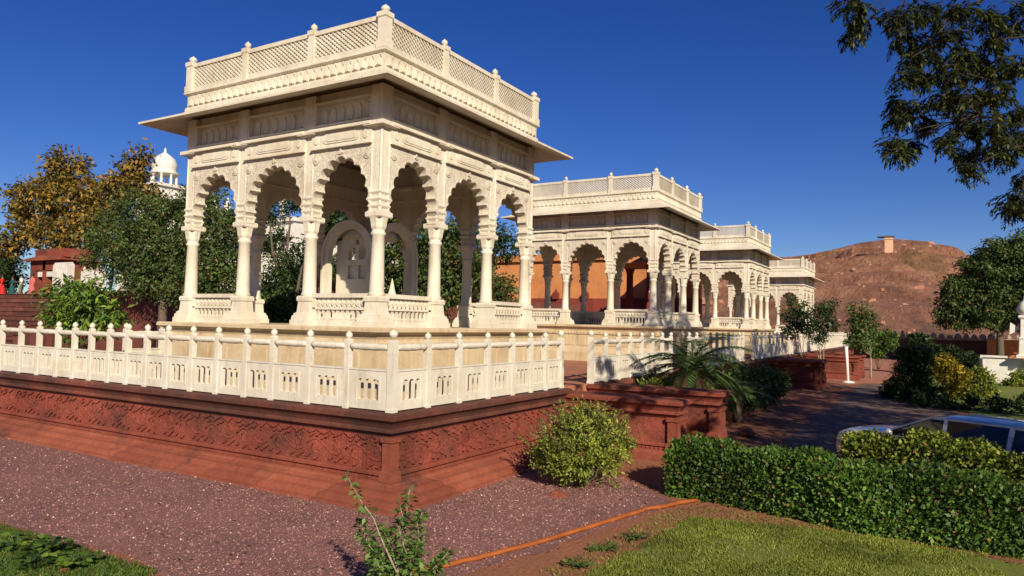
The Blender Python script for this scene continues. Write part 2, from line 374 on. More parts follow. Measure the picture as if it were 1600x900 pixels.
# ------------------------------------------------------------------ sandstone terrace
ZT = -.75
def sweep(mb, prof, path, closed=False):
    """profile (d outward, z) along xy path; outward = right-hand side of travel"""
    n = len(path); P = [Vector(p) for p in path]; rings = []
    for i in range(n):
        if closed: a, b_ = P[i]-P[i-1], P[(i+1) % n]-P[i]
        else: a = P[i]-P[i-1] if i else P[1]-P[0]; b_ = P[i+1]-P[i] if i < n-1 else P[-1]-P[-2]
        a = a.normalized(); b_ = b_.normalized(); na = Vector((a.y, -a.x)); nb = Vector((b_.y, -b_.x))
        mm = (na+nb); mm = mm/max(.2, mm.dot(na)); rings.append([(P[i].x+mm.x*d, P[i].y+mm.y*d, z) for d, z in prof])
    k = len(prof); vs = [v_ for r_ in rings for v_ in r_]; fs = []
    for i in range(n if closed else n-1):
        j = (i+1) % n
        for q in range(k-1): fs.append((i*k+q, i*k+q+1, j*k+q+1, j*k+q))
    mb.add(vs, fs)
    if not closed: mb.add(rings[0], [tuple(range(k))]); mb.add(rings[-1], [tuple(reversed(range(k)))])
    return mb
E1X, E1Y = -1.35, -1.54        # fence corner
COR = [(-.1, 0), (.20, 0), (.235, -.025), (.235, -.085), (.19, -.11), (.15, -.16), (.125, -.21), (.16, -.235), (.16, -.265), (.10, -.285), (.08, -.33), (-.1, -.33)]
PAN = [(-.1, -.32), (.055, -.32), (.055, -.83), (-.1, -.83)]
SIL = [(-.1, -.82), (.10, -.82), (.125, -.84), (.125, -.875), (.085, -.90), (.085, -.955), (-.1, -.955)]
BAS = [(-.1, -.95), (.13, -.95), (.17, -.965), (.19, -.99), (.26, -1.02), (.33, -1.035), (.36, -1.06), (.38, -1.10), (.46, -1.13), (.49, -1.15), (.50, -1.20), (.56, -1.215), (.565, -1.28), (-.1, -1.28)]
def Z(pr, dz): return [(d, z+dz) for d, z in pr]
def drips(mb, path, z, step, out, wdt=.13, h=.09):
    for i in range(len(path)-1):
        a, b_ = Vector(path[i]), Vector(path[i+1]); d = (b_-a); ln = d.length; d.normalize(); nrm = Vector((d.y, -d.x)); k = int(ln/step)
        for j in range(k):
            c_ = a + d*((j+.5)*ln/k); w2 = wdt/2
            poly = [(-w2, 0), (w2, 0), (w2*.9, -h*.35), (w2*.45, -h*.75), (0, -h), (-w2*.45, -h*.75), (-w2*.9, -h*.35)]
            mb.plate(poly, (c_.x+nrm.x*(out-.05), c_.y+nrm.y*(out-.05), z), (d.x, d.y, 0), (0, 0, 1), (nrm.x, nrm.y, 0), .05)
def dashes(mb, path, z0, z1, step, out, frac=.5):
    for i in range(len(path)-1):
        a, b_ = Vector(path[i]), Vector(path[i+1]); d = (b_-a); ln = d.length; d.normalize(); nrm = Vector((d.y, -d.x)); k = max(1, int(ln/step))
        for j in range(k):
            c_ = a + d*((j+.5)*ln/k); w2 = ln/k*frac/2
            mb.plate([(-w2, z0), (w2, z0), (w2, z1), (-w2, z1)], (c_.x+nrm.x*(out-.05), c_.y+nrm.y*(out-.05), 0), (d.x, d.y, 0), (0, 0, 1), (nrm.x, nrm.y, 0), .05)
def vine(mb, path, zc=ZT-.59, amp=.10, step=.40, lim=13.5):
    for i in range(len(path)-1):
        a, b_ = Vector(path[i]), Vector(path[i+1]); d = (b_-a); ln = d.length; d.normalize(); nr = Vector((d.y, -d.x)); k = int(ln/step)
        P3 = lambda u_, w_, o_=.052: (a.x+d.x*u_+nr.x*o_, a.y+d.y*u_+nr.y*o_, zc+w_)
        off = ln-k*step
        for j in range(k):
            u0 = off+j*step if i == 0 else j*step
            if i == 0 and ln-u0 > lim: continue
            sg = 1 if j % 2 else -1
            mb.tube([P3(u0+step*q/6, sg*amp*math.sin(math.pi*q/6), .055) for q in range(7)], .015, 5)
            cu, cv = u0+step*.5, -sg*.02; sp = []
            for q in range(14): an = q*.55; rr = .105*(1-q/15); sp.append(P3(cu+rr*math.cos(an+1.2)*sg, cv-sg*rr*math.sin(an+1.2)*.9))
            mb.tube(sp, [.016*(1-.5*q/13) for q in range(14)], 5)
            for (du, dw, l_) in ((.06, .17, .11), (-.07, .155, .10), (.15, .12, .08), (-.15, -.16, .10), (.02, -.185, .09)):
                x_, y_, z_ = P3(cu+du, sg*dw, .045); e = l_/2
                mb.plate([(-e, -e*.3), (0, -e*.55), (e, e*.3), (0, e*.55)], (x_, y_, z_), (d.x, d.y, 0), (0, 0, 1), (nr.x, nr.y, 0), .045)
            mb.frame(0, 0, [(.001, 0)]) if False else None
def pilaster(mb, x, y, dz, hw=.13):
    mb.frame(x, y, [(hw, dz-.33), (hw, dz-.40), (hw*.8, dz-.42), (hw*.8, dz-.80), (hw, dz-.82), (hw*1.1, dz-.95)])
ter = thing('sandstone_terrace', 'carved red sandstone terrace with stepped foot carrying the nearest marble pavilion and fence', 'terrace', (0, 0, 0))
path1 = [(E1X, 16), (E1X, E1Y), (3.98, E1Y)]
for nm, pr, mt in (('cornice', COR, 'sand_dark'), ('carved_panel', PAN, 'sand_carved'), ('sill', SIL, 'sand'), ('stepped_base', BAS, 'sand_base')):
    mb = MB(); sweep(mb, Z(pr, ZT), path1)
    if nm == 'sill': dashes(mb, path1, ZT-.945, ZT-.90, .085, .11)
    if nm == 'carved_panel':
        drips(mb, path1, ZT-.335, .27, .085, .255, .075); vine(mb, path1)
        for i in range(len(path1)-1):       # joints between the slabs, as raised thin frames
            a, b_ = Vector(path1[i]), Vector(path1[i+1]); d = (b_-a).normalized(); nr = Vector((d.y, -d.x)); ln = (b_-a).length
            for j in range(int(ln/1.25)+1):
                c_ = (b_ - d*(j*1.25+.35)) if i == 0 else (a + d*(j*1.25+.35))
                mb.plate([(-.02, ZT-.81), (.02, ZT-.81), (.02, ZT-.34), (-.02, ZT-.34)], (c_.x+nr.x*.03, c_.y+nr.y*.03, 0), (d.x, d.y, 0), (0, 0, 1), (nr.x, nr.y, 0), .045)
    mb.build(nm, M[mt], ter)
mb = MB(); pilaster(mb, E1X-.04, E1Y-.04, ZT, .105); mb.build('corner_pilaster', M['sand_base'], ter)
M['floor'] = m_simple('sandstone_paving', (.30, .11, .065), (.42, .18, .10), 1.2, .85, .006, bs=20)
MB().box(E1X+.05, 13.9, E1Y+.05, 7.5, -2.1, ZT-.004).build('paving', M['floor'], ter)
def flank(parent, x0, x1, y0, y1, zt, pil=True):
    """low wall that flanks a stair, running from y1 (terrace) to y0 (front)"""
    p = [(x0+.1, y1), (x0+.1, y0+.1), (x1-.1, y0+.1), (x1-.1, y1)]
    fl = MB(); sweep(fl, Z(COR, zt), p); fl.box(x0+.02, x1-.02, y0+.02, y1, zt-.2, zt-.003)
    o = fl.build('flank_wall_cap', M['sand'], parent)
    fl = MB(); sweep(fl, Z(PAN, zt), p); fl.build('flank_wall', M['sand_carved'], parent)
    fl = MB(); sweep(fl, Z(SIL, zt), p); sweep(fl, Z([(-.1, -.95), (.13, -.95), (.14, -1.0), (.17, -1.02), (.17, -1.3), (-.1, -1.3)], zt), p); dashes(fl, p, zt-.945, zt-.90, .085, .11)
    for x_ in (x0+.07, x1-.07): pilaster(fl, x_, y0+.07, zt, .12)
    fl.build('flank_wall_base', M['sand'], parent)
flank(ter, 3.98, 4.45, -3.95, E1Y, ZT-.09); flank(ter, 5.35, 5.85, -4.35, E1Y, ZT)
mb = MB()
for i in range(7): mb.box(4.46, 5.34, E1Y-.4*(i+1), E1Y-.4*i, -2.1, ZT-.18*(i+1)+.0)
mb.build('stair', M['floor'], ter)
mb = MB(); sweep(mb, [(-.1, -2.1), (-.1, ZT), (.12, ZT), (.12, ZT-.12), (.04, ZT-.2), (.04, -1.7), (.2, -1.75), (.25, -2.1)], [(5.85, E1Y), (13.9, E1Y)]); mb.build('side_wall', M['sand_dark'], ter)

ter2 = thing('sandstone_terrace', 'long shaded red sandstone terrace under the second, third and fourth pavilions', 'terrace', (0, 0, 0))
mb = MB(); sweep(mb, Z(COR, ZT), [(14.0, E1Y), (60, E1Y)]); mb.build('cornice', M['sand_dark'], ter2)
mb = MB(); sweep(mb, Z(PAN, ZT), [(14.0, E1Y), (60, E1Y)]); sweep(mb, Z(SIL, ZT), [(14.0, E1Y), (60, E1Y)]); sweep(mb, Z(BAS, ZT), [(14.0, E1Y), (60, E1Y)]); mb.build('carved_wall', M['sand_carved'], ter2)
MB().box(13.95, 60, E1Y+.05, 7.5, -2.1, ZT-.004).build('paving', M['floor'], ter2)
flank(ter2, 23.6, 24.2, -3.75, E1Y, ZT-.02); flank(ter2, 25.0, 25.6, -3.75, E1Y, ZT-.02); flank(ter2, 31.0, 31.6, -4.55, E1Y, ZT-.02); flank(ter2, 33.2, 33.8, -4.6, E1Y, ZT-.02)
mb = MB()
for (a, b_, y_) in ((24.2, 25.0, .36), (31.6, 33.2, .42)):
    for i in range(6): mb.box(a+.01, b_-.01, E1Y-y_*(i+1), E1Y-y_*i, -2.1, ZT-.2*(i+1))
mb.build('stair', M['floor'], ter2)

# ------------------------------------------------------------------ marble fences
def post_mb(h=1.13, w=.044):
    mb = MB(); mb.frame(0, 0, [(w*1.15, 0), (w*1.15, .05), (w, .06), (w, .80), (w*1.05, .82), (w*1.05, 1.0), (w*.7, 1.02)])
    mb.frame(0, 0, [(w*.6, h-.115), (w*1.05, h-.09), (w*1.22, h-.06), (w*1.05, h-.03), (w*.5, h-.008), (.004, h+.006)], n=12)
    return mb
POST = post_mb().mesh('post', M['marble_fence']); POSTC = post_mb(1.17, .054).mesh('post', M['marble_fence'])
def fence(label, a, b_, posts, zb=ZT, corner=(), detail=True, group='white marble fences round the terraces'):
    a = Vector((*a, zb)); b_ = Vector((*b_, zb)); d = (b_-a).normalized(); ang = math.atan2(d.y, d.x); ln = (b_-a).length
    t_ = thing('marble_fence', label, 'fence', a, ang, group)
    for i, s_ in enumerate(posts):
        o = bpy.data.objects.new('post', POSTC if i in corner else POST); C.objects.link(o); o.parent = t_; o.location = (s_, 0, 0)
    for i in range(len(posts)-1):
        x0, x1 = posts[i]+.04, posts[i+1]-.04; wd = x1-x0
        if wd < .1: continue
        mb = MB(); T = .03
        mb.box(x0, x1, -T, T, .02, .13); mb.box(x0, x1, -T, T, .47, .575); mb.box(x0-.002, x1+.002, -T-.012, T+.012, .575, .60)
        ns = 3; sw = min(.11, wd*.19); bw = .028; tot = ns*sw+(ns-1)*bw; m0 = x0+(wd-tot)/2
        mb.box(x0, m0, -T, T, .13, .47); mb.box(m0+tot, x1, -T, T, .13, .47)
        for k in range(ns):
            s0 = m0+k*(sw+bw)
            if k: mb.box(s0-bw, s0, -T+.004, T-.004, .13, .47)
            mb.plate([(s0, .47), (s0+sw, .47), (s0+sw, .43), (s0+sw*.8, .448), (s0+sw*.5, .456), (s0+sw*.2, .448), (s0, .43)], (0, -T, 0), (1, 0, 0), (0, 0, 1), (0, 1, 0), 2*T)
            mb.plate([(s0, .13), (s0+sw, .13), (s0+sw, .17), (s0+sw*.8, .152), (s0+sw*.5, .144), (s0+sw*.2, .152), (s0, .17)], (0, -T, 0), (1, 0, 0), (0, 0, 1), (0, 1, 0), 2*T)
        # raised frame on the slab
        for yy in (-T-.008, T):
            mb.box(m0-.035, m0-.018, yy, yy+.008, .11, .49); mb.box(m0+tot+.018, m0+tot+.035, yy, yy+.008, .11, .49)
        mb.build('pierced_panel', M['marble_fence'], t_)
        rl = MB(); pts = []; rs = []; K = 9
        for k in range(K):
            q = k/(K-1); pts.append((x0-.01+(wd+.02)*q, 0, .915)); rs.append(.038+.014*math.sin(q*math.pi) + (.005 if k % 2 else 0))
        rl.tube(pts, rs, 8); rl.build('rail', M['marble_fence'], t_)
    return t_
LP = [0, .85, 1.65, 2.46, 3.10, 3.82, 4.50, 5.20, 5.83, 6.42, 7.02, 7.65, 8.26, 8.88, 9.62, 10.37, 11.2, 12.0, 12.8, 13.6]
fence('long white marble fence along the left edge of the nearest terrace', (E1X, E1Y), (E1X, 14), LP, corner=(0,))
fence('short white marble fence on the front edge between the terrace corner and the stair gap', (E1X, E1Y), (3.9, E1Y), [-0.0, .80, 1.62, 2.48, 3.30, 3.97, 4.57, 5.24][0:1]+[.80, 1.62, 2.48, 3.30, 3.97, 4.57, 5.24], corner=(7,))
# avoid a doubled corner post: the first post of the short run is removed
sf = [o for o in C.objects if o.name.startswith('marble_fence')][-1]
for o in [k for k in kids(sf) if k.name.startswith('post') and abs(k.location.x) < .01]: bpy.data.objects.remove(o)
fence('white marble fence just right of the stair gap, ending behind the palm', (5.36, E1Y), (10.9, E1Y), [0, .8, 1.6, 2.35, 3.15, 3.95, 4.75, 5.5], corner=(0,))
fence('white marble cross fence behind the stair gap beside the nearest pavilion', (6.4, .2), (6.4, 7), [.0, .85, 1.7, 2.55, 3.4, 4.2, 5.0, 5.8], corner=(0,))
fence('white marble cross fence at the far left end of the nearest pavilion', (E1X, 6.3), (6.3, 6.3), [.8, 1.6, 2.4, 3.2, 4.0, 4.8, 5.6, 6.4, 7.2])
fence('white marble fence seen in pieces through the palm fronds', (12.6, E1Y), (19.6, E1Y), [.0, .8, 1.6, 2.4, 3.2, 4.0, 4.8, 5.6, 6.4, 7.0])
fence('shaded grey marble fence in front of the third pavilion', (21.3, E1Y), (26.4, E1Y), [.0, .85, 1.7, 2.55, 3.4, 4.25, 5.1])
fence('sunlit white marble fence in front of the fourth pavilion', (26.8, E1Y), (58, E1Y), [i*.9 for i in range(35)])

# ------------------------------------------------------------------ pavilions
SB, MBAY = 1.6, 1.81; WP = 2*SB+MBAY; COLS = [0, SB, SB+MBAY, WP]
Z0 = .43
def arch_poly(a, H, nf=9, bulge=.38):
    """cusped arch outline from (-a,0) over (0,H) to (a,0) as list of points"""
    base = []
    for i in range(241):
        th = math.pi*i/240; cx_, sx_ = math.cos(th), math.sin(th)
        base.append((-a*(abs(cx_)**.72)*(1 if cx_ > 0 else -1), H*(sx_**.90)*.93 + H*.07*max(0, 1-abs(cx_)*3)))
    ls = [0]
    for i in range(1, len(base)): ls.append(ls[-1]+math.dist(base[i], base[i-1]))
    def pt(s_):
        for i in range(1, len(ls)):
            if ls[i] >= s_: q = (s_-ls[i-1])/(ls[i]-ls[i-1]+1e-9); return (base[i-1][0]+(base[i][0]-base[i-1][0])*q, base[i-1][1]+(base[i][1]-base[i-1][1])*q)
        return base[-1]
    out = []; T = ls[-1]
    cus = [pt(T*k/nf) for k in range(nf+1)]
    for k in range(nf):
        p, q = Vector(cus[k]), Vector(cus[k+1]); d = q-p; c_ = d.length; nrm = Vector((-d.y, d.x)).normalized()
        for j in range(7):
            u_ = j/7; hgt = math.sin(u_*math.pi)**.75*c_*bulge
            out.append(tuple(p + d*u_ + nrm*hgt))
    out.append(cus[-1]); 
    return out
def pav():
    root = thing('marble_pavilion', 'nearest and largest white marble pavilion with cusped arches and latticed roof parapet', 'pavilion', (0, 0, 0), group='row of marble pavilions')
    # platform
    mb = MB(); sq = lambda o: [(-o, -o), (-o, WP+o)][::-1]
    def ring(prof, mt, nm, dd=0):
        q = MB(); sweep(q, prof, [(0, WP), (0, 0), (WP, 0), (WP, WP)], closed=True); return q
    o = ring([(-.3, Z0), (.42, Z0), (.44, Z0-.02), (.44, Z0-.075), (.40, Z0-.10), (.34, Z0-.12), (.30, Z0-.2), (.30, Z0-.24), (.335, Z0-.26), (.335, Z0-.34), (.30, Z0-.36), (.30, Z0-.80), (.36, Z0-.84), (.42, Z0-.90), (.48, Z0-.98), (.5, Z0-1.6)], None, None)
    o.box(.0, WP, 0, WP, Z0-.1, Z0-.002)
    for side in range(4):       # relief on the platform face
        M_ = Matrix.Translation((WP/2, WP/2, 0)) @ Matrix.Rotation(side*math.pi/2, 4, 'Z') @ Matrix.Translation((-WP/2, -WP/2, 0))
        n0 = len(o.v)
        for k in range(9):
            xc = WP*(k+.5)/9; 
            o.plate([(xc-.2, Z0-.74), (xc+.2, Z0-.74), (xc+.2, Z0-.42), (xc+.1, Z0-.40), (xc, Z0-.38), (xc-.1, Z0-.40), (xc-.2, Z0-.42)], (0, -.318, 0), (1, 0, 0), (0, 0, 1), (0, 1, 0), .03)
        for k in range(40):
            xc = WP*(k+.5)/40; o.box(xc-.025, xc+.025, -.352, -.32, Z0-.33, Z0-.27)
        o.xf(M_, n0)
    o.build('platform', M['marble_tan'], root)
    # column mesh shared
    cm = MB(); H = .238
    cm.frame(0, 0, [(H*.97, 0), (H*.97, .09), (H*.90, .10), (H*.86, .17), (H*.78, .18), (H*.78, .21), (H*.62, .235), (H*.56, .42), (H*.64, .44), (H*.66, .50), (H*.58, .53)])
    cm.frame(0, 0, [(.13, .52), (.15, .55), (.138, .585), (.126, .60), (.118, 1.0), (.108, 1.55), (.128, 1.57), (.132, 1.60), (.11, 1.63), (.115, 1.68)], n=16)
    cm.frame(0, 0, [(.12, 1.66), (.138, 1.70), (.145, 1.76), (.16, 1.84), (.172, 1.87), (.172, 1.94)], n=8, rot=math.pi/8*0)
    cm.frame(0, 0, [(.15, 1.86), (.165, 1.88), (.165, 1.95), (.14, 1.965)])
    cm.frame(0, 0, [(.115, 1.96), (.115, 3.46)])
    for sx in (-1, 1):
        for sy in (-1, 1):
            cm.frame(sx*.10, sy*.10, [(.028, 1.97), (.036, 2.05), (.028, 2.08), (.028, 2.75), (.038, 2.78), (.028, 2.82), (.028, 3.40), (.04, 3.46)], n=10)
    for q in (2.02, 2.14, 2.26): cm.frame(0, 0, [(.12, q), (.138, q+.03), (.138, q+.05), (.12, q+.075)])
    cm.frame(0, 0, [(.13, 3.40), (.225, 3.43), (.225, 3.50), (.13, 3.51), (.13, 4.15)])
    cme = cm.mesh('column', M['marble'])
    for i, x in enumerate(COLS):
        for j, y in enumerate(COLS):
            if i in (0, 3) or j in (0, 3):
                c_ = bpy.data.objects.new('column', cme); C.objects.link(c_); c_.parent = root; c_.location = (x, y, Z0)
    # one side, built for y=0 facing -y, then rotated
    zf, zt = Z0+1.94, 3.57
    sideM = [Matrix.Translation((WP/2, WP/2, 0)) @ Matrix.Rotation(k*math.pi/2, 4, 'Z') @ Matrix.Translation((-WP/2, -WP/2, 0)) for k in range(4)]
    protos = []
    for bay in range(3):
        x0, x1 = COLS[bay]+.09, COLS[bay+1]-.09; xc = (x0+x1)/2; a = (x1-x0)/2-.085
        ap = arch_poly(a, .99, 11 if bay != 1 else 13, .30)
        poly = [(x0, zf), (x0, zt), (x1, zt), (x1, zf)] + [(xc+p[0], zf+.0+p[1]) for p in reversed(ap)]
        mb = MB(); mb.plate(poly, (0, -.12, 0), (1, 0, 0), (0, 0, 1), (0, 1, 0), .21)
        # outline moulding that follows the arch
        ap2 = [(p[0]*1.0, p[1]) for p in ap]; cc = []
        for k_ in range(0, len(ap2)-1):
            p, q = ap2[k_], ap2[k_+1]
            def o_(s_, e): n_ = math.hypot(s_[0], s_[1]*.9)+1e-6; return (xc+s_[0]*(1+e/n_), zf+s_[1]*(1+e/n_))
            quad = [o_(p, .004), o_(q, .004), o_(q, .03), o_(p, .03)]
            mb.plate(quad, (0, -.135, 0), (1, 0, 0), (0, 0, 1), (0, 1, 0), .03)
        # corner medallions and keystone bud
        for sx in (-1, 1):
            cx_ = xc+sx*(a-.02); cz_ = zt-.17
            for rr, yy in ((.085, -.138), (.05, -.150), (.02, -.16)):
                mb.plate([(cx_+rr*math.cos(t_*math.pi/6), cz_+rr*math.sin(t_*math.pi/6)) for t_ in range(12)], (0, yy, 0), (1, 0, 0), (0, 0, 1), (0, 1, 0), .04)
        mb.plate([(xc-.05, zf+1.10), (xc, zf+1.02+.05), (xc+.05, zf+1.10), (xc, zf+1.19)], (0, -.15, 0), (1, 0, 0), (0, 0, 1), (0, 1, 0), .04)
        protos.append(('arch_panel', mb, 'marble_carved'))
        mb = MB()   # band with cartouches, ledge
        mb.box(x0-.01, x1+.01, -.19, .15, zt, zt+.035); mb.box(x0, x1, -.15, .13, zt+.035, 3.88); mb.box(x0-.03, x1+.03, -.235, .15, 3.88, 3.915); mb.box(x0-.03, x1+.03, -.205, .15, 3.915, 3.945)
        w_ = x1-x0; zc_ = (zt+.035+3.88)/2; hh = .095
        def cart(xa, xb):
            r_ = hh*.9; P = []
            for ss, cx_ in ((1, xb-r_), (-1, xa+r_)):
                for t_ in range(7): an = -math.pi/2+t_*math.pi/6 if ss > 0 else math.pi/2+t_*math.pi/6; P.append((cx_+r_*math.cos(an), zc_+r_*math.sin(an)))
            return P
        mb.plate(cart(xc-w_*.30, xc+w_*.30), (0, -.165, 0), (1, 0, 0), (0, 0, 1), (0, 1, 0), .03); mb.plate([(p[0]*.88+xc*.12, zc_+(p[1]-zc_)*.62) for p in cart(xc-w_*.30, xc+w_*.30)], (0, -.175, 0), (1, 0, 0), (0, 0, 1), (0, 1, 0), .03)
        for sx in (-1, 1): mb.plate([(xc+sx*w_*.41+.055*math.cos(t_*.785), zc_+.08*math.sin(t_*.785)) for t_ in range(8)], (0, -.168, 0), (1, 0, 0), (0, 0, 1), (0, 1, 0), .03)
        protos.append(('cartouche_band', mb, 'marble'))
        mb = MB()   # attic panel in the shade of the eave
        mb.box(x0, x1, -.02, .12, 3.945, 4.62)
        for (xa, xb, za, zb_) in ((x0+.03, x1-.03, 3.99, 4.03), (x0+.03, x1-.03, 4.40, 4.44), (x0+.03, x0+.07, 4.03, 4.40), (x1-.07, x1-.03, 4.03, 4.40)): mb.box(xa, xb, -.13, .0, za, zb_)
        nb = 6
        for k in range(nb): xx = x0+.1+(x1-x0-.2)*(k+.5)/nb; mb.plate([(xx-.06, 4.08), (xx+.06, 4.08), (xx+.06, 4.28), (xx, 4.35), (xx-.06, 4.28)], (0, -.045, 0), (1, 0, 0), (0, 0, 1), (0, 1, 0), .03)
        protos.append(('attic_panel', mb, 'marble'))
        if bay != 1:
            mb = MB(); xa, xb = COLS[bay]+.15, COLS[bay+1]-.15; T = .055
            mb.box(xa, xb, -T-.02, T+.02, Z0+.50, Z0+.575); mb.box(xa, xb, -T, T, Z0, Z0+.10); mb.box(xa, xb, -T, T, Z0+.29, Z0+.325); mb.box(xa, xa+.07, -T, T, Z0+.10, Z0+.50); mb.box(xb-.07, xb, -T, T, Z0+.10, Z0+.50)
            nb = 10
            for k in range(nb):
                xx = xa+.07+(xb-xa-.14)*(k+.5)/nb; mb.frame(xx, 0, [(.022, Z0+.10), (.03, Z0+.13), (.02, Z0+.17), (.02, Z0+.23), (.034, Z0+.29)], n=4)
                hw = (xb-xa-.14)/nb/2
                mb.bar((xx-hw, 0, Z0+.325), (xx+hw*.6, 0, Z0+.50), .10, .03, (0, 1, 0)); 
                mb.plate([(xx-hw*.55, Z0+.41), (xx, Z0+.355), (xx+hw*.55, Z0+.41), (xx, Z0+.465)], (0, -.05, 0), (1, 0, 0), (0, 0, 1), (0, 1, 0), .08)
            protos.append(('balustrade', mb, 'marble'))
    # parapet lattice and posts per side
    OP = .10
    px = [-OP, SB, SB+MBAY, WP+OP]
    for k in range(3):
        xa, xb = px[k]+.075, px[k+1]-.075; z0_, z1_ = 5.27, 5.69; mb = MB(); st = .105; h = z1_-z0_; sl_ = .78
        y_ = -OP
        for sgn in (1, -1):
            s_ = xa-h/sl_ if sgn > 0 else xa
            e_ = xb if sgn > 0 else xb+h/sl_
            while s_ < e_:
                # line x = s + sgn*(z-z0)/sl
                pts = []
                za, zb_ = z0_, z1_; xs_, xe_ = s_, s_+sgn*h/sl_
                def clip(x_):  return z0_+(x_-s_)*sl_*sgn
                for (bx_, lo) in ((xa, True), (xb, False)):
                    if lo:
                        if xs_ < bx_: za = clip(bx_); xs_ = bx_
                        if xe_ < bx_: zb_ = clip(bx_); xe_ = bx_
                    else:
                        if xs_ > bx_: za = clip(bx_); xs_ = bx_
                        if xe_ > bx_: zb_ = clip(bx_); xe_ = bx_
                if zb_-za > .02 and za >= z0_-1e-6 and zb_ <= z1_+1e-6: mb.bar((xs_, y_+(.006 if sgn > 0 else -.006), za), (xe_, y_+(.006 if sgn > 0 else -.006), zb_), .026, .05, (0, 1, 0)) if False else mb.bar((xs_, y_+(.008 if sgn > 0 else -.008), za), (xe_, y_+(.008 if sgn > 0 else -.008), zb_), .030, .045, (0, 1, 0))
                s_ += st
        protos.append(('lattice_panel', mb, 'marble'))
        mb = MB(); mb.box(px[k]+.05, px[k+1]-.05, y_-.05, y_+.05, 5.69, 5.755); mb.box(px[k]+.05, px[k+1]-.05, y_-.035, y_+.035, 5.755, 5.775)
        mb.box(px[k]+.05, px[k+1]-.05, y_-.045, y_+.045, 5.17, 5.27)
        protos.append(('parapet_rail', mb, 'marble'))
    for nm, mb, mt in protos:
        me = mb.mesh(nm, M[mt])
        for k in range(4):
            o = bpy.data.objects.new(nm, me); C.objects.link(o); o.parent = root; o.matrix_local = sideM[k]
    pm = MB(); pm.frame(0, 0, [(.085, 5.17), (.085, 5.30), (.07, 5.31), (.07, 5.70), (.085, 5.72), (.085, 5.80), (.04, 5.83)]); pm.frame(0, 0, [(.03, 5.82), (.035, 5.85), (.06, 5.875), (.065, 5.905), (.05, 5.94), (.015, 5.965), (.004, 5.985)], n=12)
    for v_ in range(len(pm.v)): x_, y_, z_ = pm.v[v_]; pm.v[v_] = (x_, y_, z_-.03 if z_ > 5.8 else z_)
    pme = pm.mesh('parapet_post', M['marble'])
    for i, x in enumerate(px):
        for j, y in enumerate(px):
            if i in (0, 3) or j in (0, 3):
                o = bpy.data.objects.new('parapet_post', pme); C.objects.link(o); o.parent = root; o.location = (x, y, 0)
                if i in (0, 3) and j in (0, 3): o.scale = (1.25, 1.25, 1.0)
    # frieze under the parapet
    P4 = [(0, WP), (0, 0), (WP, 0), (WP, WP)]
    mb = MB(); sweep(mb, [(-.1, 5.17), (.20, 5.17), (.21, 5.155), (.21, 5.13), (.17, 5.11), (.155, 5.10), (.155, 4.86), (.18, 4.845), (.19, 4.80), (.17, 4.70), (-.1, 4.70)], P4, closed=True)
    for k in range(4):
        n0 = len(mb.v); nn = 30
        for q in range(nn):
            xx = -.12+(WP+.24)*(q+.5)/nn; hw = .066
            mb.plate([(xx-hw, 4.88), (xx+hw, 4.88), (xx+hw*.9, 4.95), (xx+hw*.5, 5.0), (xx, 5.03), (xx-hw*.5, 5.0), (xx-hw*.9, 4.95)], (0, -.178, 0), (1, 0, 0), (0, 0, 1), (0, 1, 0), .03)
            mb.plate([(xx-hw*.5, 4.89), (xx+hw*.5, 4.89), (xx+hw*.35, 4.95), (xx, 4.985), (xx-hw*.35, 4.95)], (0, -.195, 0), (1, 0, 0), (0, 0, 1), (0, 1, 0), .02)
            mb.plate([(xx+hw*.55, 5.085), (xx+hw*1.0, 5.02), (xx+hw*1.45, 5.085)], (0, -.175, 0), (1, 0, 0), (0, 0, 1), (0, 1, 0), .03)
        mb.xf(sideM[k], n0)
    mb.build('carved_frieze', M['marble'], root)
    mb = MB(); sweep(mb, [(-.1, 4.80), (.15, 4.79), (.35, 4.66), (.60, 4.53), (.80, 4.475), (.80, 4.435), (.60, 4.47), (.35, 4.56), (.12, 4.66), (-.1, 4.68)], P4, closed=True)
    mb.build('eave', M['marble'], root)
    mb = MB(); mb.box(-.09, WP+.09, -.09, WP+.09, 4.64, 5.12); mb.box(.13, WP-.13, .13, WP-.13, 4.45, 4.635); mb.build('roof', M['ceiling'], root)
    return root
p1 = pav()
p2 = copy_tree(p1); p2.location = (14.72, .40, .117); p2['label'] = 'second white marble pavilion in the row, its near corner column in tree shade'
p3 = copy_tree(p1); p3.location = (28.6, .40, .08); p3['label'] = 'third white marble pavilion, between the second pavilion and the small far one'
p4 = copy_tree(p1); p4.location = (45.5, .40, -.20); p4['label'] = 'smallest looking white marble pavilion at the far end of the row, below the red hill'

# cenotaph canopy inside the nearest pavilion
cn = thing('marble_cenotaph', 'round arched white marble canopy standing inside the nearest pavilion', 'cenotaph', (2.0, 1.9, Z0))
CW = 1.45
def round_arch(r0, r1, w_, h):
    o_, i_ = [], []
    zc_ = h-r0
    for k in range(25):
        a = math.pi*k/24; o_.append((w_/2-r0*math.cos(a), zc_+r0*math.sin(a))); i_.append((w_/2-r1*math.cos(a), zc_+r1*math.sin(a)))
    return [(w_/2-r0, 0)]+o_+[(w_/2+r0, 0), (w_/2+r1, 0)]+list(reversed(i_))+[(w_/2-r1, 0)]
mb = MB(); ra = round_arch(.725, .56, CW, 2.22)
mb.plate(ra, (0, 0, 0), (0, 1, 0), (0, 0, 1), (1, 0, 0), .13); mb.plate(ra, (CW-.13, 0, 0), (0, 1, 0), (0, 0, 1), (1, 0, 0), .13)
mb.plate(ra, (.002, 0.002, 0), (1, 0, 0), (0, 0, 1), (0, 1, 0), .13); mb.plate(ra, (.002, CW-.132, 0), (1, 0, 0), (0, 0, 1), (0, 1, 0), .13)
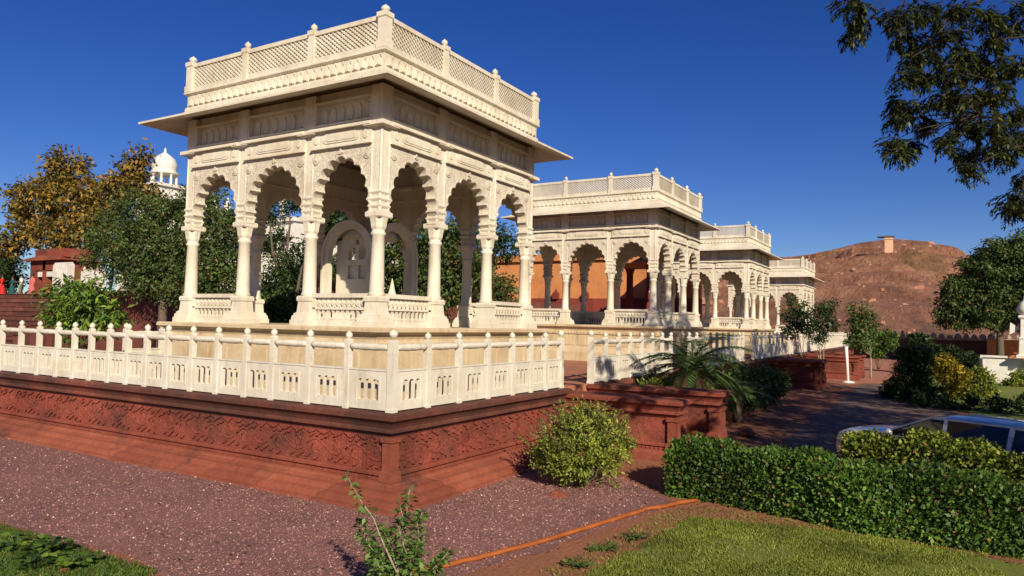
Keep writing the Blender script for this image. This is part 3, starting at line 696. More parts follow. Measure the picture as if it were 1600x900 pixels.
ra2 = round_arch(.74, .68, CW, 2.235); mb.plate(ra2, (-.03, 0, 0), (0, 1, 0), (0, 0, 1), (1, 0, 0), .03); mb.plate(ra2, (0, -.03, 0), (1, 0, 0), (0, 0, 1), (0, 1, 0), .03)
mb.build('arches', M['marble'], cn)
mb = MB(); mb.frame(CW/2, CW/2, [(.60, 1.9), (.55, 2.1), (.40, 2.22), (.2, 2.29), (.02, 2.32)], n=20); mb.build('dome', M['marble'], cn)
mb = MB(); ys = [.13, .47, .68, .77, .98, CW-.13]
mb.box(.30, .42, ys[0], ys[1], 0, 1.85); mb.box(.30, .42, ys[2], ys[3], 0, 1.75); mb.box(.30, .42, ys[4], ys[5], 0, 1.85)
for a_, b_ in ((ys[1], ys[2]), (ys[3], ys[4])):
    mb.box(.30, .42, a_, b_, 0, 1.0); mb.box(.36, .42, a_, b_, 1.0, 1.30); mb.box(.30, .42, a_, b_, 1.30, 1.42); mb.plate([(a_, 1.85), (b_, 1.85), (b_, 1.62), ((a_+b_)/2+.04, 1.72), ((a_+b_)/2, 1.74), ((a_+b_)/2-.04, 1.72), (a_, 1.62)], (.30, 0, 0), (0, 1, 0), (0, 0, 1), (1, 0, 0), .12)
mb.box(.30, .42, .28, CW-.28, 1.85, 2.05)
mb.build('back_panel', M['marble'], cn)
mb = MB(); mb.box(.20, .30, .20, CW-.20, 0, .30); mb.box(.24, .30, .24, CW-.24, .30, .36); mb.build('step', M['white'], cn)
mb = MB(); mb.frame(0, 0, [(.22, 0), (.22, .9), (.25, .92), (.25, .97)])
ob = thing('pedestal_ornament', 'dark pedestal with a pink bell shaped ornament, left of the canopy', 'ornament', (2.62, 3.98, Z0)); mb.build('pedestal', M['brick_dark'], ob)
mb = MB(); mb.frame(0, 0, [(.24, .97), (.22, 1.02), (.13, 1.10), (.16, 1.2), (.12, 1.32), (.05, 1.42), (.03, 1.52), (.005, 1.6)], n=16); mb.build('bell', M['pink'], ob)
pp = at(612, 470, 0, 2.3); mb = MB(); mb.frame(0, 0, [(.16, 0), (.16, .3), (.12, .32), (.12, .6), (.14, .62), (.08, .68), (.055, .78), (.03, .9), (.004, 1.0)], n=12)
tag(mb.build('marble_finial', M['marble'], None, (pp.x, pp.y, Z0)), 'small white marble spire standing right of the canopy inside the nearest pavilion', 'finial')

# ------------------------------------------------------------------ hose, rocks
mb = MB(); pts = [(-3.45, -3.62), (-3.15, -3.79), (-2.5, -4.02), (-1.64, -4.28), (-.8, -4.48), (.07, -4.68), (.35, -4.72), (.55, -4.86), (.92, -4.98), (1.3, -5.2)]
sm = []
for i in range(len(pts)-1):
    for q in range(5): sm.append((pts[i][0]+(pts[i+1][0]-pts[i][0])*q/5, pts[i][1]+(pts[i+1][1]-pts[i][1])*q/5+random.uniform(-.006, .006), GZ+.035+random.uniform(-.004, .004)))
mb.tube(sm, .027, 10); tag(mb.build('hose', M['hose'], fix=False), 'orange hose lying across the gravel in front of the bush and hedge', 'hose')
def rock(x, y, r_, label, mt='sand_base', name='stone', z=GZ):
    mb = MB(); k = 8; vs = []
    for j in range(5):
        ph = -.4+j*(.4+math.pi/2)/4
        for i in range(k): rr = r_*random.uniform(.8, 1.15)*max(.08, math.cos(ph)); a = i*2*math.pi/k; vs.append((rr*math.cos(a)*1.3, rr*math.sin(a), r_*.6*math.sin(ph)*random.uniform(.85, 1.1)))
    fs = [(j*k+i, j*k+(i+1) % k, (j+1)*k+(i+1) % k, (j+1)*k+i) for j in range(4) for i in range(k)]+[tuple(range(4*k, 5*k))]
    mb.add(vs, fs); return tag(mb.build(name, M[mt], None, (x, y, z)), label, 'stone')
q = at(1168, 672, 2, -1.85); rock(q.x, q.y, .17, 'rounded orange stone on the shaded ground behind the hedge', z=-1.93)
q = at(872, 775, 2, GZ); rock(q.x, q.y, .13, 'flat orange stone at the foot of the round bush', z=GZ)
q = at(100, 893, 2, GZ); rock(q.x, q.y, .05, 'small orange stone among the low leaves in the bottom left corner')

# ------------------------------------------------------------------ bushes, hedge
def sprigs(t_, rel, n, ln, leaf, m_, out=.25):
    mb = MB(); P = []; D = []; Nn = []; L_ = []
    for k in range(n):
        c_, r_ = random.choice(rel); d = Vector(rnd_dir(1)[0]); d.z = abs(d.z)*.9+.1; d.normalize(); p = Vector(c_)+Vector([d[i]*r_[i]*.8 for i in range(3)]); e = (d+Vector((0, 0, .7))).normalized(); l_ = ln*random.uniform(.6, 1.3)
        pts = [p+e*l_*q/5+Vector((random.gauss(0, .012), random.gauss(0, .012), 0))*q for q in range(6)]; mb.tube(pts, [.006, .005, .005, .004, .003, .002], 4)
        for q in range(20): u_ = random.random()*5*.999; j = int(u_); P.append(pts[j].lerp(pts[j+1], u_-j)); dd = Vector(rnd_dir(1)[0])+e*.8; D.append(dd); Nn.append(tuple(rnd_dir(1)[0]+np.array([0, 0, .6]))); L_.append(leaf*random.uniform(.6, 1.2))
    mb.build('twigs', M['bark'], t_, fix=False); L_ = np.array(L_); o = bpy.data.objects.new('sprig_leaves', leaf_mesh('sprig_leaves', np.array(P), np.array([tuple(x) for x in D]), np.array(Nn), L_, L_*.5, m_)); C.objects.link(o); o.parent = t_
def bush(name, label, base, lobes, m_, leaf, per, clump, dens=1, cat='bush', stems=12, shell=.35, droop=-.2, aspect=.5, sr=.012, group=None):
    t_ = thing(name, label, cat, base, group=group); mb = MB(); bx = Vector(base)
    rel = [(tuple(Vector(c_)-bx), r_) for c_, r_ in lobes]
    for k in range(stems):
        c_, r_ = random.choice(rel); tp = Vector(c_)+Vector([random.uniform(-.8, .8)*r_[i] for i in range(3)])
        limbs(mb, (random.uniform(-.06, .06), random.uniform(-.06, .06), 0), [tp], sr)
    mb.build('stems', M['bark'], t_, fix=False)
    foliage('leaves', rel, per, clump, leaf, m_, t_, dens=dens, shell=shell, droop=droop, aspect=aspect, zmin=.02)
    return t_
bc = Vector((1.15, -3.35, GZ))
lb = [(bc+Vector((0, 0, .48)), (.60, .60, .44)), (bc+Vector((-.05, .05, .86)), (.36, .36, .30)), (bc+Vector((.38, -.34, .58)), (.34, .34, .34)), (bc+Vector((-.3, .38, .52)), (.34, .34, .32)), (bc+Vector((.1, -.1, .9)), (.3, .25, .25))]
bush('round_bush', 'loose light green rounded bush standing on the gravel in front of the terrace stair', bc, lb, L['bush'], .055, 26, .10, .8, stems=26, shell=.25)
sprigs([o for o in C.objects if o.name.startswith('round_bush')][0], [(tuple(Vector(c_)-bc), r_) for c_, r_ in lb], 230, .30, .05, L['bush'])
# hedge: leaves through a long block volume
def hedge(name, label, pts, wd, h, m_, n, leaf, group=None, cat='hedge'):
    base = Vector((*pts[0], GZ)); t_ = thing(name, label, cat, base, group=group); P = [];O = []
    seg = [(Vector(pts[i]), Vector(pts[i+1])) for i in range(len(pts)-1)]; lens = [(b_-a).length for a, b_ in seg]; tot = sum(lens)
    r = rng.random((n, 6))
    for i in range(n):
        s_ = r[i, 0]*tot; k = 0
        while s_ > lens[k] and k < len(lens)-1: s_ -= lens[k]; k += 1
        a, b_ = seg[k]; d = (b_-a).normalized(); nr = Vector((d.y, -d.x)); p = a+d*s_
        wob = 1+.12*math.sin(p.y*2.3)+.07*math.sin(p.y*5.1+1); hh = h*(1+.07*math.sin(p.y*3.7+.5)+.05*math.sin(p.y*9.2))
        face = r[i, 1]; dep = abs(rng.normal())*.06
        if face < .40: off = (wd/2*wob-dep, r[i, 2]*hh*.98, (1, 0, .2)); 
        elif face < .55: off = (-wd/2*wob+dep, r[i, 2]*hh, (-1, 0, .2))
        else: off = ((r[i, 2]-.5)*wd*wob, hh-dep*1.2+(abs(rng.normal())*.04), (0, 0, 1))
        # rounded shoulders
        x_, z_ = off[0], off[1]; e = max(0, abs(x_)/(wd/2)-.7)/.3; z_ = min(z_, hh*(1-.13*e*e))
        P.append((p.x+nr.x*x_-base.x, p.y+nr.y*x_-base.y, max(.03, z_))); o3 = off[2]; O.append((nr.x*o3[0], nr.y*o3[0], o3[2]))
    # end cap
    for i in range(n//9):
        a = seg[0][0]; d = (seg[0][1]-a).normalized(); nr = Vector((d.y, -d.x)); x_ = (random.random()-.5)*wd; z_ = random.random()*h*.98; q_ = abs(rng.normal())*.06-.02 + .12*(abs(x_)/(wd/2))**3
        P.append((a.x+nr.x*x_+d.x*q_-base.x, a.y+nr.y*x_+d.y*q_-base.y, max(.03, z_))); O.append((-d.x, -d.y, .2))
    P = np.array(P)+rng.normal(size=(len(P), 3))*.032; P[:, 2] = np.maximum(P[:, 2], .01); O = np.array(O); nn = len(P); D = O*.6+rnd_dir(nn)*.9; D[:, 2] += .1; Nn = O+rnd_dir(nn)*.7
    ln = leaf*(.6+.8*rng.random(nn)); o = bpy.data.objects.new('leaves', leaf_mesh('leaves', P, D, Nn, ln, ln*.55, m_)); C.objects.link(o); o.parent = t_
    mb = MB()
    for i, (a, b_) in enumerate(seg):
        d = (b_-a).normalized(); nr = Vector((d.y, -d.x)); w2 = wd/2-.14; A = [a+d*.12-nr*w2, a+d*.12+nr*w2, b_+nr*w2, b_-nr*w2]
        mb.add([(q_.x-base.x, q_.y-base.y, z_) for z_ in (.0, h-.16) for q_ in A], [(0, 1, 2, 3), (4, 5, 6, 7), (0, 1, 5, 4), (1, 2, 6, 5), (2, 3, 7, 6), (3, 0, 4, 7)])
    m2 = MB(); 
    for k in range(int(tot*14)):
        s_ = random.random()*tot; kk = 0
        while s_ > lens[kk] and kk < len(lens)-1: s_ -= lens[kk]; kk += 1
        a, b_ = seg[kk]; d = (b_-a).normalized(); nr = Vector((d.y, -d.x)); p = a+d*s_+nr*(random.random()-.5)*wd*.7
        m2.tube([(p.x-base.x, p.y-base.y, 0), (p.x-base.x+random.uniform(-.05, .05), p.y-base.y+random.uniform(-.05, .05), h*.5), (p.x-base.x+random.uniform(-.12, .12), p.y-base.y+random.uniform(-.12, .12), h*.97)], [.012, .008, .003], 4)
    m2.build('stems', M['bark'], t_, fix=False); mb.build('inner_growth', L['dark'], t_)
    return t_
hedge('clipped_hedge', 'clipped dark green hedge along the lawn, starting at the terrace stair', [(1.95, -4.75), (1.50, -6.6), (1.32, -8.2), (1.15, -10.5)], .95, .73, L['hedge'], 60000, .060)
hedge('flowering_hedge', 'taller yellow green hedge between the dark clipped hedge and the parked car', [(2.75, -7.05), (2.35, -8.2), (2.0, -10.4)], .6, 1.0, L['hedge_y'], 22000, .065)

# foreground weed
wp = at(632, 985, 2, GZ)
def weed():
    t_ = thing('tall_weed', 'leggy green weed with pale stems in the bottom foreground, before the terrace corner', 'weed', wp)
    mb = MB(); P = []; D = []; Nn = []; ln = []
    tips = [(540, 738), (640, 765), (600, 820), (660, 800), (625, 790), (575, 850), (650, 850), (700, 862), (560, 815), (685, 880), (610, 860), (600, 890)]
    for i, (a, b_) in enumerate(tips):
        tp = atd(a, b_, 6.0+random.uniform(-.25, .25))-wp
        st = Vector((random.uniform(-.08, .08), random.uniform(-.08, .08), 0)); pts = []
        for k in range(9): q = k/8; p = st.lerp(tp, q); p.z = tp.z*(q**.75); p += Vector((random.uniform(-.03, .03), random.uniform(-.03, .03), 0)); pts.append(p)
        pts[-1] = tp; mb.tube(pts, [.012*(1-.75*k/8) for k in range(9)], 5)
        for k in range(190 if i > 1 else 75):
            q = 1-random.random()**1.1*(.72 if i > 1 else .6); j = min(7, int(q*8)); p = pts[j].lerp(pts[j+1], q*8-j)
            d = Vector((random.gauss(0, 1), random.gauss(0, 1), random.gauss(-.1, .6))).normalized(); sp = .09*(1.15-q)
            P.append(p+d*random.random()*sp*1.6); D.append(d); Nn.append((random.gauss(0, .5), random.gauss(0, .5), 1)); ln.append(random.uniform(.035, .075))
    mb.build('stems', M['wood_pale'], t_, fix=False); ln = np.array(ln)
    o = bpy.data.objects.new('leaves', leaf_mesh('leaves', np.array(P), np.array(D), np.array(Nn), ln, ln*.55, L['weed'])); C.objects.link(o); o.parent = t_
weed()

# low broad leaves bottom left, weeds on lawn border
def low_plant(name, label, x, y, n, size, r_, m_, group, h=.12):
    t_ = thing(name, label, 'plant', (x, y, GZ+.01), group=group); mb = MB(); P = []; D = []; Nn = []
    for k in range(n):
        a = random.uniform(0, 6.3); rr = r_*random.random()**.6; hh = h*random.uniform(.4, 1)
        tip = Vector((rr*math.cos(a), rr*math.sin(a), hh)); mb.tube([(0, 0, 0), tip*.6+Vector((0, 0, .01)), tip], .003, 4)
        P.append(tip); D.append((math.cos(a), math.sin(a), random.uniform(-.3, .3))); Nn.append((random.gauss(0, .3), random.gauss(0, .3), 1))
    ln = size*(.7+.6*rng.random(n)); mb.build('stems', L['weed'], t_, fix=False)
    o = bpy.data.objects.new('leaves', leaf_mesh('leaves', np.array(P), np.array(D), np.array(Nn), ln, ln*.85, m_, .1)); C.objects.link(o); o.parent = t_
for (a, b_, lab) in ((25, 862, 'low leafy plant nearest the left picture edge'), (62, 872, 'low leafy plant second from the left picture edge'), (85, 868, 'low leafy plant third from the left picture edge'), (120, 890, 'low leafy plant at the right end of the bottom left clump'), (55, 892, 'low leafy plant frontmost in the bottom left clump')):
    q = at(a, b_, 2, GZ); low_plant('low_plant', lab, q.x, q.y, 34, .10, .15, L['broad'], 'low plants in the bottom left corner', .17)
for (a, b_, lab) in ((945, 862, 'low green weed where the hose nears the lawn'), (990, 845, 'low green weed on the dirt strip, nearest the hedge'), (905, 888, 'low green weed at the left tip of the lawn')):
    q = at(a, b_, 2, GZ); low_plant('low_weed', lab, q.x, q.y, 40, .05, .16, L['weed'], 'weeds along the lawn border', .08)

# grass blades
def grass(name, label, poly, n, h, m_, near=None):
    xs = [p[0] for p in poly]; ys = [p[1] for p in poly]; P = []
    while len(P) < n:
        x = random.uniform(min(xs), max(xs)); y = random.uniform(min(ys), max(ys))
        if in_poly(x, y, poly) and (near is None or random.random() < near(x, y)): P.append((x, y, GZ+.008))
    P = np.array(P); D = rnd_dir(n)*.7; D[:, 2] = np.abs(D[:, 2])+.5; ln = h*(.5+rng.random(n)); Nn = rnd_dir(n); Nn[:, 2] *= .3
    o = bpy.data.objects.new(name, leaf_mesh(name, P, D, Nn, ln, ln*.13+.003, m_)); C.objects.link(o)
    return tag(o, label, 'grass', kind='stuff')
from mathutils import noise as mnz
patch = lambda x, y: min(1, max(.06, .62+1.3*mnz.noise(Vector((x*1.6, y*1.6, .3)))+.8*mnz.noise(Vector((x*5, y*5, 2)))))
grass('grass', 'short dry green grass of the lawn beside the hedge', [(-4.0, -6.0), (-2.6, -5.1), (.30, -5.33), (.75, -7), (.66, -8.6), (-3, -9.5)], 80000, .036, L['grass'], near=patch)
grass('grass', 'green grass of the lawn corner at the bottom left', [(-5.35, 3), (-4.9, 1.5), (-4.8, -1.5), (-5.6, -2.3), (-6.5, -1.5), (-6.5, 3)], 26000, .04, L['hedge'])
grass('grass', 'sparse grass tufts on the dirt strip along the hedge foot', [(-2.7, -5.2), (-2.7, -4.7), (.3, -4.95), (1.0, -5.3), (.95, -9), (.6, -9), (.25, -5.4)], 3500, .035, L['grass'])

n_ = 0; P = []
while n_ < 900:
    x, y = random.choice([(random.gauss(1.3, .9), random.gauss(-3.6, .8)), (random.gauss(1.0, .35), random.uniform(-9, -5)), (random.uniform(-5, 1), random.uniform(-5, 3)), (random.gauss(3.2, 1), random.gauss(-2.6, .6)), (random.uniform(-4.8, -1.9), random.uniform(-4.5, 9))])
    if x > -2.0 and y > -2.1 and x < 4.4: continue
    P.append((x, y, GZ+.02+random.random()*.01)); n_ += 1
P = np.array(P); D = rnd_dir(n_); D[:, 2] *= .15; Nn = rnd_dir(n_)*.4; Nn[:, 2] += 1; ln = .025+.04*rng.random(n_)
o = bpy.data.objects.new('fallen_leaves', leaf_mesh('fallen_leaves', P, D, Nn, ln, ln*.5, m_leaf('dry_leaves', (.10, .05, .02), (.25, .14, .05), (.42, .30, .12)))); C.objects.link(o); tag(o, 'dry fallen leaves scattered over the gravel and along the hedge foot', 'leaves', kind='stuff')
# ------------------------------------------------------------------ palm
def palm(label, base, nf, ln, m_, droop=1.0):
    t_ = thing('palm', label, 'palm', base); mb = MB(); mb.tube([(0, 0, 0), (.03, 0, .8), (0, 0, 1.55)], [.15, .13, .08], 9); mb.build('trunk', M['bark'], t_, fix=False)
    for k in range(nf):
        a = k*2.4+random.uniform(-.2, .2); el = random.uniform(-.25, 1.45); l_ = ln*random.uniform(.8, 1.1); pts = []; p = Vector((0, 0, 1.52)); e = el
        for j in range(11):
            pts.append(p.copy()); p = p+Vector((math.cos(a)*math.cos(e), math.sin(a)*math.cos(e), math.sin(e)))*l_/10; e -= .17*droop
        fm = MB(); fm.tube(pts, [.012*(1-.8*j/10) for j in range(11)], 4); fr = fm.build('frond', L['palm'], t_, fix=False)
        P = [];D = [];Nn = [];L_ = []
        for j in range(1, 10):
            for s_ in range(4):
                q = s_/4; pp_ = pts[j].lerp(pts[j+1] if j < 10 else pts[j], q); tn = (pts[min(j+1, 10)]-pts[j-1]).normalized(); sd_ = tn.cross(Vector((0, 0, 1))).normalized()
                for sg in (-1, 1):
                    P.append(pp_); D.append(sd_*sg+tn*.7+Vector((0, 0, -.25+random.uniform(-.15, .15)))); Nn.append((0, 0, 1)); L_.append(ln*.28*(1-.6*abs(j/10-.35)))
        L_ = np.array(L_); o = bpy.data.objects.new('leaflets', leaf_mesh('leaflets', np.array(P), np.array(D), np.array(Nn), L_, L_*.07+.005, m_)); C.objects.link(o); o.parent = fr
palm('bushy palm with arching fronds beyond the carved stair flank', (7.9, -3.05, GZ), 40, 1.5, L['palm'], .85)
P2_ = palm('low second palm in deep shade, right of the taller palm', (10.6, -3.5, GZ), 20, 1.2, L['palm'])
for o in C.objects:
    if o.name == 'palm.001': o.scale = (1, 1, .55)
q = at(1040, 605, 1, -2.2)
bush('low_shrub', 'low olive shrub between the marble fence end and the palm', (7.2, -2.4, GZ), [((7.0, -2.3, GZ+.75), (.45, .45, .45)), ((7.5, -2.5, GZ+.9), (.4, .35, .4))], L['bush'], .07, 30, .12, 1)
bush('dark_bush', 'dark leafy bush against the shaded terrace wall right of the palms', (14, -3.2, GZ), [((13, -3.0, GZ+.7), (1.3, .7, .7)), ((15.5, -3.0, GZ+.6), (1.5, .7, .6)), ((17.5, -3, GZ+.6), (1.2, .6, .55))], L['dark'], .1, 26, .2, .8)

# ------------------------------------------------------------------ parked car
def m_car():
    m_, t, b = mat('silver_paint', .28); b.inputs['Base Color'].default_value = (.42, .42, .44, 1); b.inputs['Metallic'].default_value = .25; b.inputs['Coat Weight'].default_value = .8; b.inputs['Coat Roughness'].default_value = .06
    co = coords(t); t.links.new(ramp(t, noise(t, co, 3, 5, .7), [(.35, (.50, .50, .49)), (.6, (.66, .66, .68))]), b.inputs['Base Color'])
    r_ = ramp(t, noise(t, co, 6, 4, .7), [(.3, BW(.22)), (.7, BW(.5))]); t.links.new(r_, b.inputs['Roughness'])
    m2, t, b = mat('car_glass', .05); b.inputs['Base Color'].default_value = (.012, .014, .016, 1); b.inputs['Specular IOR Level'].default_value = .8
    m3, t, b = mat('headlight_glass', .08); b.inputs['Base Color'].default_value = (.55, .55, .55, 1); b.inputs['Metallic'].default_value = .6
    m4, t, b = mat('rim_metal', .3); b.inputs['Base Color'].default_value = (.4, .4, .41, 1); b.inputs['Metallic'].default_value = .9
    m5, t, b = mat('tail_lens', .2); b.inputs['Base Color'].default_value = (.35, .01, .01, 1)
    return m_, m2, m3, m4, m5
CP, CG, CH, CR, CT = m_car()
def car(loc, rz):
    t_ = thing('parked_car', 'silver grey hatchback parked in tree shade behind the yellow green hedge', 'car', loc, rz)
    # body: stations along x, cross-section half-width & heights
    st = [(-1.98, .50, .62, .36, .88), (-1.92, .70, .80, .28, 1.00), (-1.6, .79, .84, .24, 1.03), (-.8, .81, .85, .22, 1.0), (.2, .81, .85, .22, .985), (.95, .80, .84, .22, 1.0), (1.3, .77, .82, .23, 1.0), (1.65, .72, .80, .25, .985), (1.90, .66, .76, .30, .93), (1.99, .52, .62, .38, .78)]
    vs = []; K = 0
    for x, w0, w1, zb_, zt_ in st:
        sec = [(0, zb_), (w0*.85, zb_), (w1*.97, zb_+.12), (w1, (zb_+zt_)/2), (w1*.985, zt_-.13), (w1*.93, zt_-.03), (w0*.75, zt_+.01), (0, zt_+.03)]
        sec = sec+[(-a, b_) for a, b_ in reversed(sec[1:-1])]; K = len(sec); vs += [(x, a, b_) for a, b_ in sec]
    fs = [(i*K+k, i*K+(k+1) % K, (i+1)*K+(k+1) % K, (i+1)*K+k) for i in range(len(st)-1) for k in range(K)]+[tuple(range(K)), tuple(range(len(vs)-K, len(vs)))]
    mb = MB(); mb.add(vs, fs, True); body = mb.build('body', CP, t_)
    md = body.modifiers.new('s', 'SUBSURF'); md.levels = 1; md.render_levels = 2
    # greenhouse frame (roof + pillars) and glass
    ro = [(-1.35, .60, 1.35), (-1.0, .62, 1.37), (-.4, .64, 1.385), (.1, .62, 1.37), (.28, .60, 1.35)]
    mb = MB(); vs = []
    for x, w_, z in ro: vs += [(x, -w_, z-.03), (x, -w_*.8, z+.005), (x, 0, z+.03), (x, w_*.8, z+.005), (x, w_, z-.03), (x, 0, z-.06)]
    fs = [(i*6+k, i*6+(k+1) % 6, (i+1)*6+(k+1) % 6, (i+1)*6+k) for i in range(4) for k in range(6)]+[tuple(range(6)), tuple(range(24, 30))]
    mb.add(vs, fs, True); mb.build('roof', CP, t_)
    def quad(nm, pts, mt, th=.015):
        P = [Vector(p) for p in pts]; n_ = (P[1]-P[0]).cross(P[2]-P[0]).normalized()*th; k = len(P); mb = MB(); mb.add(P+[p-n_ for p in P], [tuple(range(k)), tuple(range(2*k-1, k-1, -1))]+[(i, (i+1) % k, (i+1) % k+k, i+k) for i in range(k)]); return mb.build(nm, mt, t_)
    quad('windshield', [(1.08, -.68, .96), (1.16, 0, .985), (1.08, .68, .96), (.30, .57, 1.34), (.30, -.57, 1.34)], CG)
    quad('rear_window', [(-1.88, .64, 1.0), (-1.88, -.64, 1.0), (-1.36, -.56, 1.33), (-1.36, .56, 1.33)], CG)
    for s_ in (-1, 1):
        quad('window', [(.98, .745*s_, .975), (.02, .765*s_, .985), (.02, .635*s_, 1.345), (.24, .62*s_, 1.335)], CG)
        quad('window', [(-.04, .765*s_, .985), (-.92, .765*s_, 1.0), (-.92, .635*s_, 1.35), (-.04, .635*s_, 1.345)], CG)
        quad('window', [(-1.0, .765*s_, 1.0), (-1.66, .735*s_, 1.02), (-1.30, .60*s_, 1.315), (-1.0, .63*s_, 1.345)], CG)
        pl = MB()
        for a, b_, c_ in (((1.12, .72*s_, .96), (.26, .605*s_, 1.355), .045), ((-.01, .775*s_, .97), (-.01, .64*s_, 1.355), .05), ((-.96, .775*s_, .98), (-.96, .64*s_, 1.355), .06), ((-1.90, .70*s_, 1.0), (-1.33, .59*s_, 1.34), .07), ((1.1, .765*s_, .972), (-1.8, .765*s_, .995), .03), ((.26, .615*s_, 1.355), (-1.33, .615*s_, 1.35), .035)): pl.bar(a, b_, c_, .035)
        pl.build('pillar_frame', CP, t_)
        mr = MB(); mr.frame(.82, .86*s_, [(.02, .98), (.055, 1.0), (.06, 1.06), (.03, 1.10)], n=10); mr.bar((.84, .76*s_, .99), (.82, .86*s_, 1.02), .03, .03); mr.build('mirror', CP, t_)
        hl = MB(); hl.add([(1.62, .66*s_, .66), (1.84, .50*s_, .60), (1.90, .46*s_, .70), (1.62, .72*s_, .80), (1.55, .62*s_, .70)], [(0, 1, 2, 3), (0, 1, 4), (0, 3, 4)]); hl.build('headlight', CH, t_)
        tl = MB(); tl.box(-1.97, -1.86, .50*s_-.1, .50*s_+.1, .72, .95); tl.build('tail_light', CT, t_)
        hd_ = MB(); hd_.box(-.22, -.05, .855*s_-.015, .855*s_+.015, .84, .87); hd_.box(-1.08, -.92, .855*s_-.015, .855*s_+.015, .85, .88); hd_.build('door_handle', CP, t_)
        for x in (-1.25, 1.25):
            wm = MB(); wm.frame(0, 0, [(.26, -.08), (.30, -.07), (.305, 0), (.30, .07), (.26, .08)], n=24); wh = wm.build('wheel', M['black'], t_, (x, .78*s_, .305)); wh.rotation_euler = (math.pi/2, 0, 0)
            rm = MB(); rm.frame(0, 0, [(.20, -.075), (.19, -.088), (.05, -.09)], n=20); rm.frame(0, 0, [(.20, .075), (.19, .088), (.05, .09)], n=20); rr = rm.build('rim', CR, wh)
    gb = MB(); gb.box(1.86, 1.99, -.3, .3, .44, .56); gb.build('grille', M['black'], t_)
fwd = Vector((.50, .866, 0)); ang = math.atan2(.866, .50); rgt = Vector((.866, -.50, 0))
front = Vector((4.30, -6.55, GZ))
cc_ = front - fwd*1.9 + rgt*.78
car((cc_.x, cc_.y, GZ+.01), ang)
[o for o in C.objects if o.name == 'parked_car'][0].scale = (.96, .96, .90)

# ------------------------------------------------------------------ right background
# hill
def hill():
    nx, ny = 230, 300; X = np.linspace(85, 470, nx); Y = np.linspace(-230, 330, ny); XX, YY = np.meshgrid(X, Y, indexing='ij')
    ridge = np.interp(YY, [-230, -120, -60, -38, -16, -4, 9, 20, 37, 60, 120, 330], [9, 14, 19, 23.5, 29.0, 34, 35.6, 34.4, 31, 28, 25, 18])
    # distance profile: gentle foot, steeper upper part
    q = np.clip((XX-88)/(300-88), 0, 1); prof = .10*q + .90*q**1.45
    back = np.clip((XX-305)/160, 0, 1); prof = prof*(1-back**1.5)
    H = GZ-.2 + (ridge+2)*prof
    from mathutils import noise as mn
    for i in range(nx):
        for j in range(ny):
            p = Vector((XX[i, j]*.02, YY[i, j]*.02, 3.3)); a = mn.fractal(p, 1.0, 2.1, 6); s_ = mn.fractal(Vector((XX[i, j]*.09, YY[i, j]*.035, 9.1)), .9, 2.0, 5)
            H[i, j] += (a*3.6+s_*1.9)*min(1, prof[i, j]*3)*(.35 if prof[i, j] > .93 else 1)
    wob_ = np.sin(YY*.045+XX*.02)*1.2+np.sin(YY*.11-XX*.03)*.6
    H = H + np.clip(prof*2, 0, 1)*(1.25*np.sin((H+wob_)*1.35)/1.35 + .5*np.sin((H*2.7+wob_*2)))*(prof < .95)
    vs = np.stack([XX, YY, H], -1).reshape(-1, 3); fs = [(i*ny+j, (i+1)*ny+j, (i+1)*ny+j+1, i*ny+j+1) for i in range(nx-1) for j in range(ny-1)]
    me = bpy.data.meshes.new('hill'); me.from_pydata([tuple(v_) for v_ in vs], [], fs); me.update()
    m_, t, b = mat('hill_rock', .95); co = coords(t, (.35, 1, 1))
    n1 = noise(t, co, .10, 8, .7, .6); n2 = noise(t, coords(t, (.1, .35, 1.0)), .30, 8, .75)
    c = ramp(t, n1, [(.36, (.26, .12, .085)), (.5, (.47, .21, .13)), (.62, (.64, .32, .18))])
    c = mix(t, .5, c, ramp(t, n2, [(.38, (.18, .10, .075)), (.48, (.44, .20, .125)), (.58, (.6, .31, .18)), (.68, (.75, .48, .31))]))
    gr = ramp(t, noise(t, coords(t, (.5, 1, 1)), .05, 4, .6), [(.56, (0, 0, 0)), (.66, BW(.55))]); c = mix(t, gr, c, (.16, .13, .045))
    t.links.new(c, b.inputs['Base Color']); bump(t, b, noise(t, co, .35, 9, .8), 1, 5.0)
    me.materials.append(m_); o = bpy.data.objects.new('hill', me); C.objects.link(o); tag(o, kind='structure')
hill()
# rocks on the hill
hm = bpy.data.objects['hill'].data; mb = MB(); hv = [v_.co for v_ in hm.vertices]; vr = random.Random(3)
for k in range(9000):
    c_ = hv[vr.randrange(len(hv))]
    if c_.x > 312 or c_.x < 92 or c_.y < -60 or c_.y > 75: continue
    if math.sin(c_.z*.7+c_.y*.05)+math.sin(c_.y*.13+c_.x*.05) < vr.uniform(-1.2, 1.6): continue
    s_ = vr.choice((.15, .22, .3, .45))*vr.uniform(.6, 1.3)*(.35+c_.x/300); ox, oy = vr.uniform(-1.3, 1.3), vr.uniform(-1.3, 1.3); P_ = []
    for j in range(8): P_.append((c_.x+ox+((j & 1)-.5)*s_*vr.uniform(1.2, 2.2)*(1-.5*(j >> 2)), c_.y+oy+((j >> 1 & 1)-.5)*s_*vr.uniform(2, 4)*(1-.5*(j >> 2)), c_.z-.5+(j >> 2)*(.5+s_*vr.uniform(.6, 1.1))))
    mb.add(P_, [(0, 1, 3, 2), (4, 5, 7, 6), (0, 1, 5, 4), (1, 3, 7, 5), (3, 2, 6, 7), (2, 0, 4, 6)])
tag(mb.build('boulders', m_simple('boulder_rock', (.34, .155, .095), (.46, .22, .135), .25, .95, .1), fix=False), 'scattered boulders and rock ledges on the red hillside', 'boulders', kind='stuff')

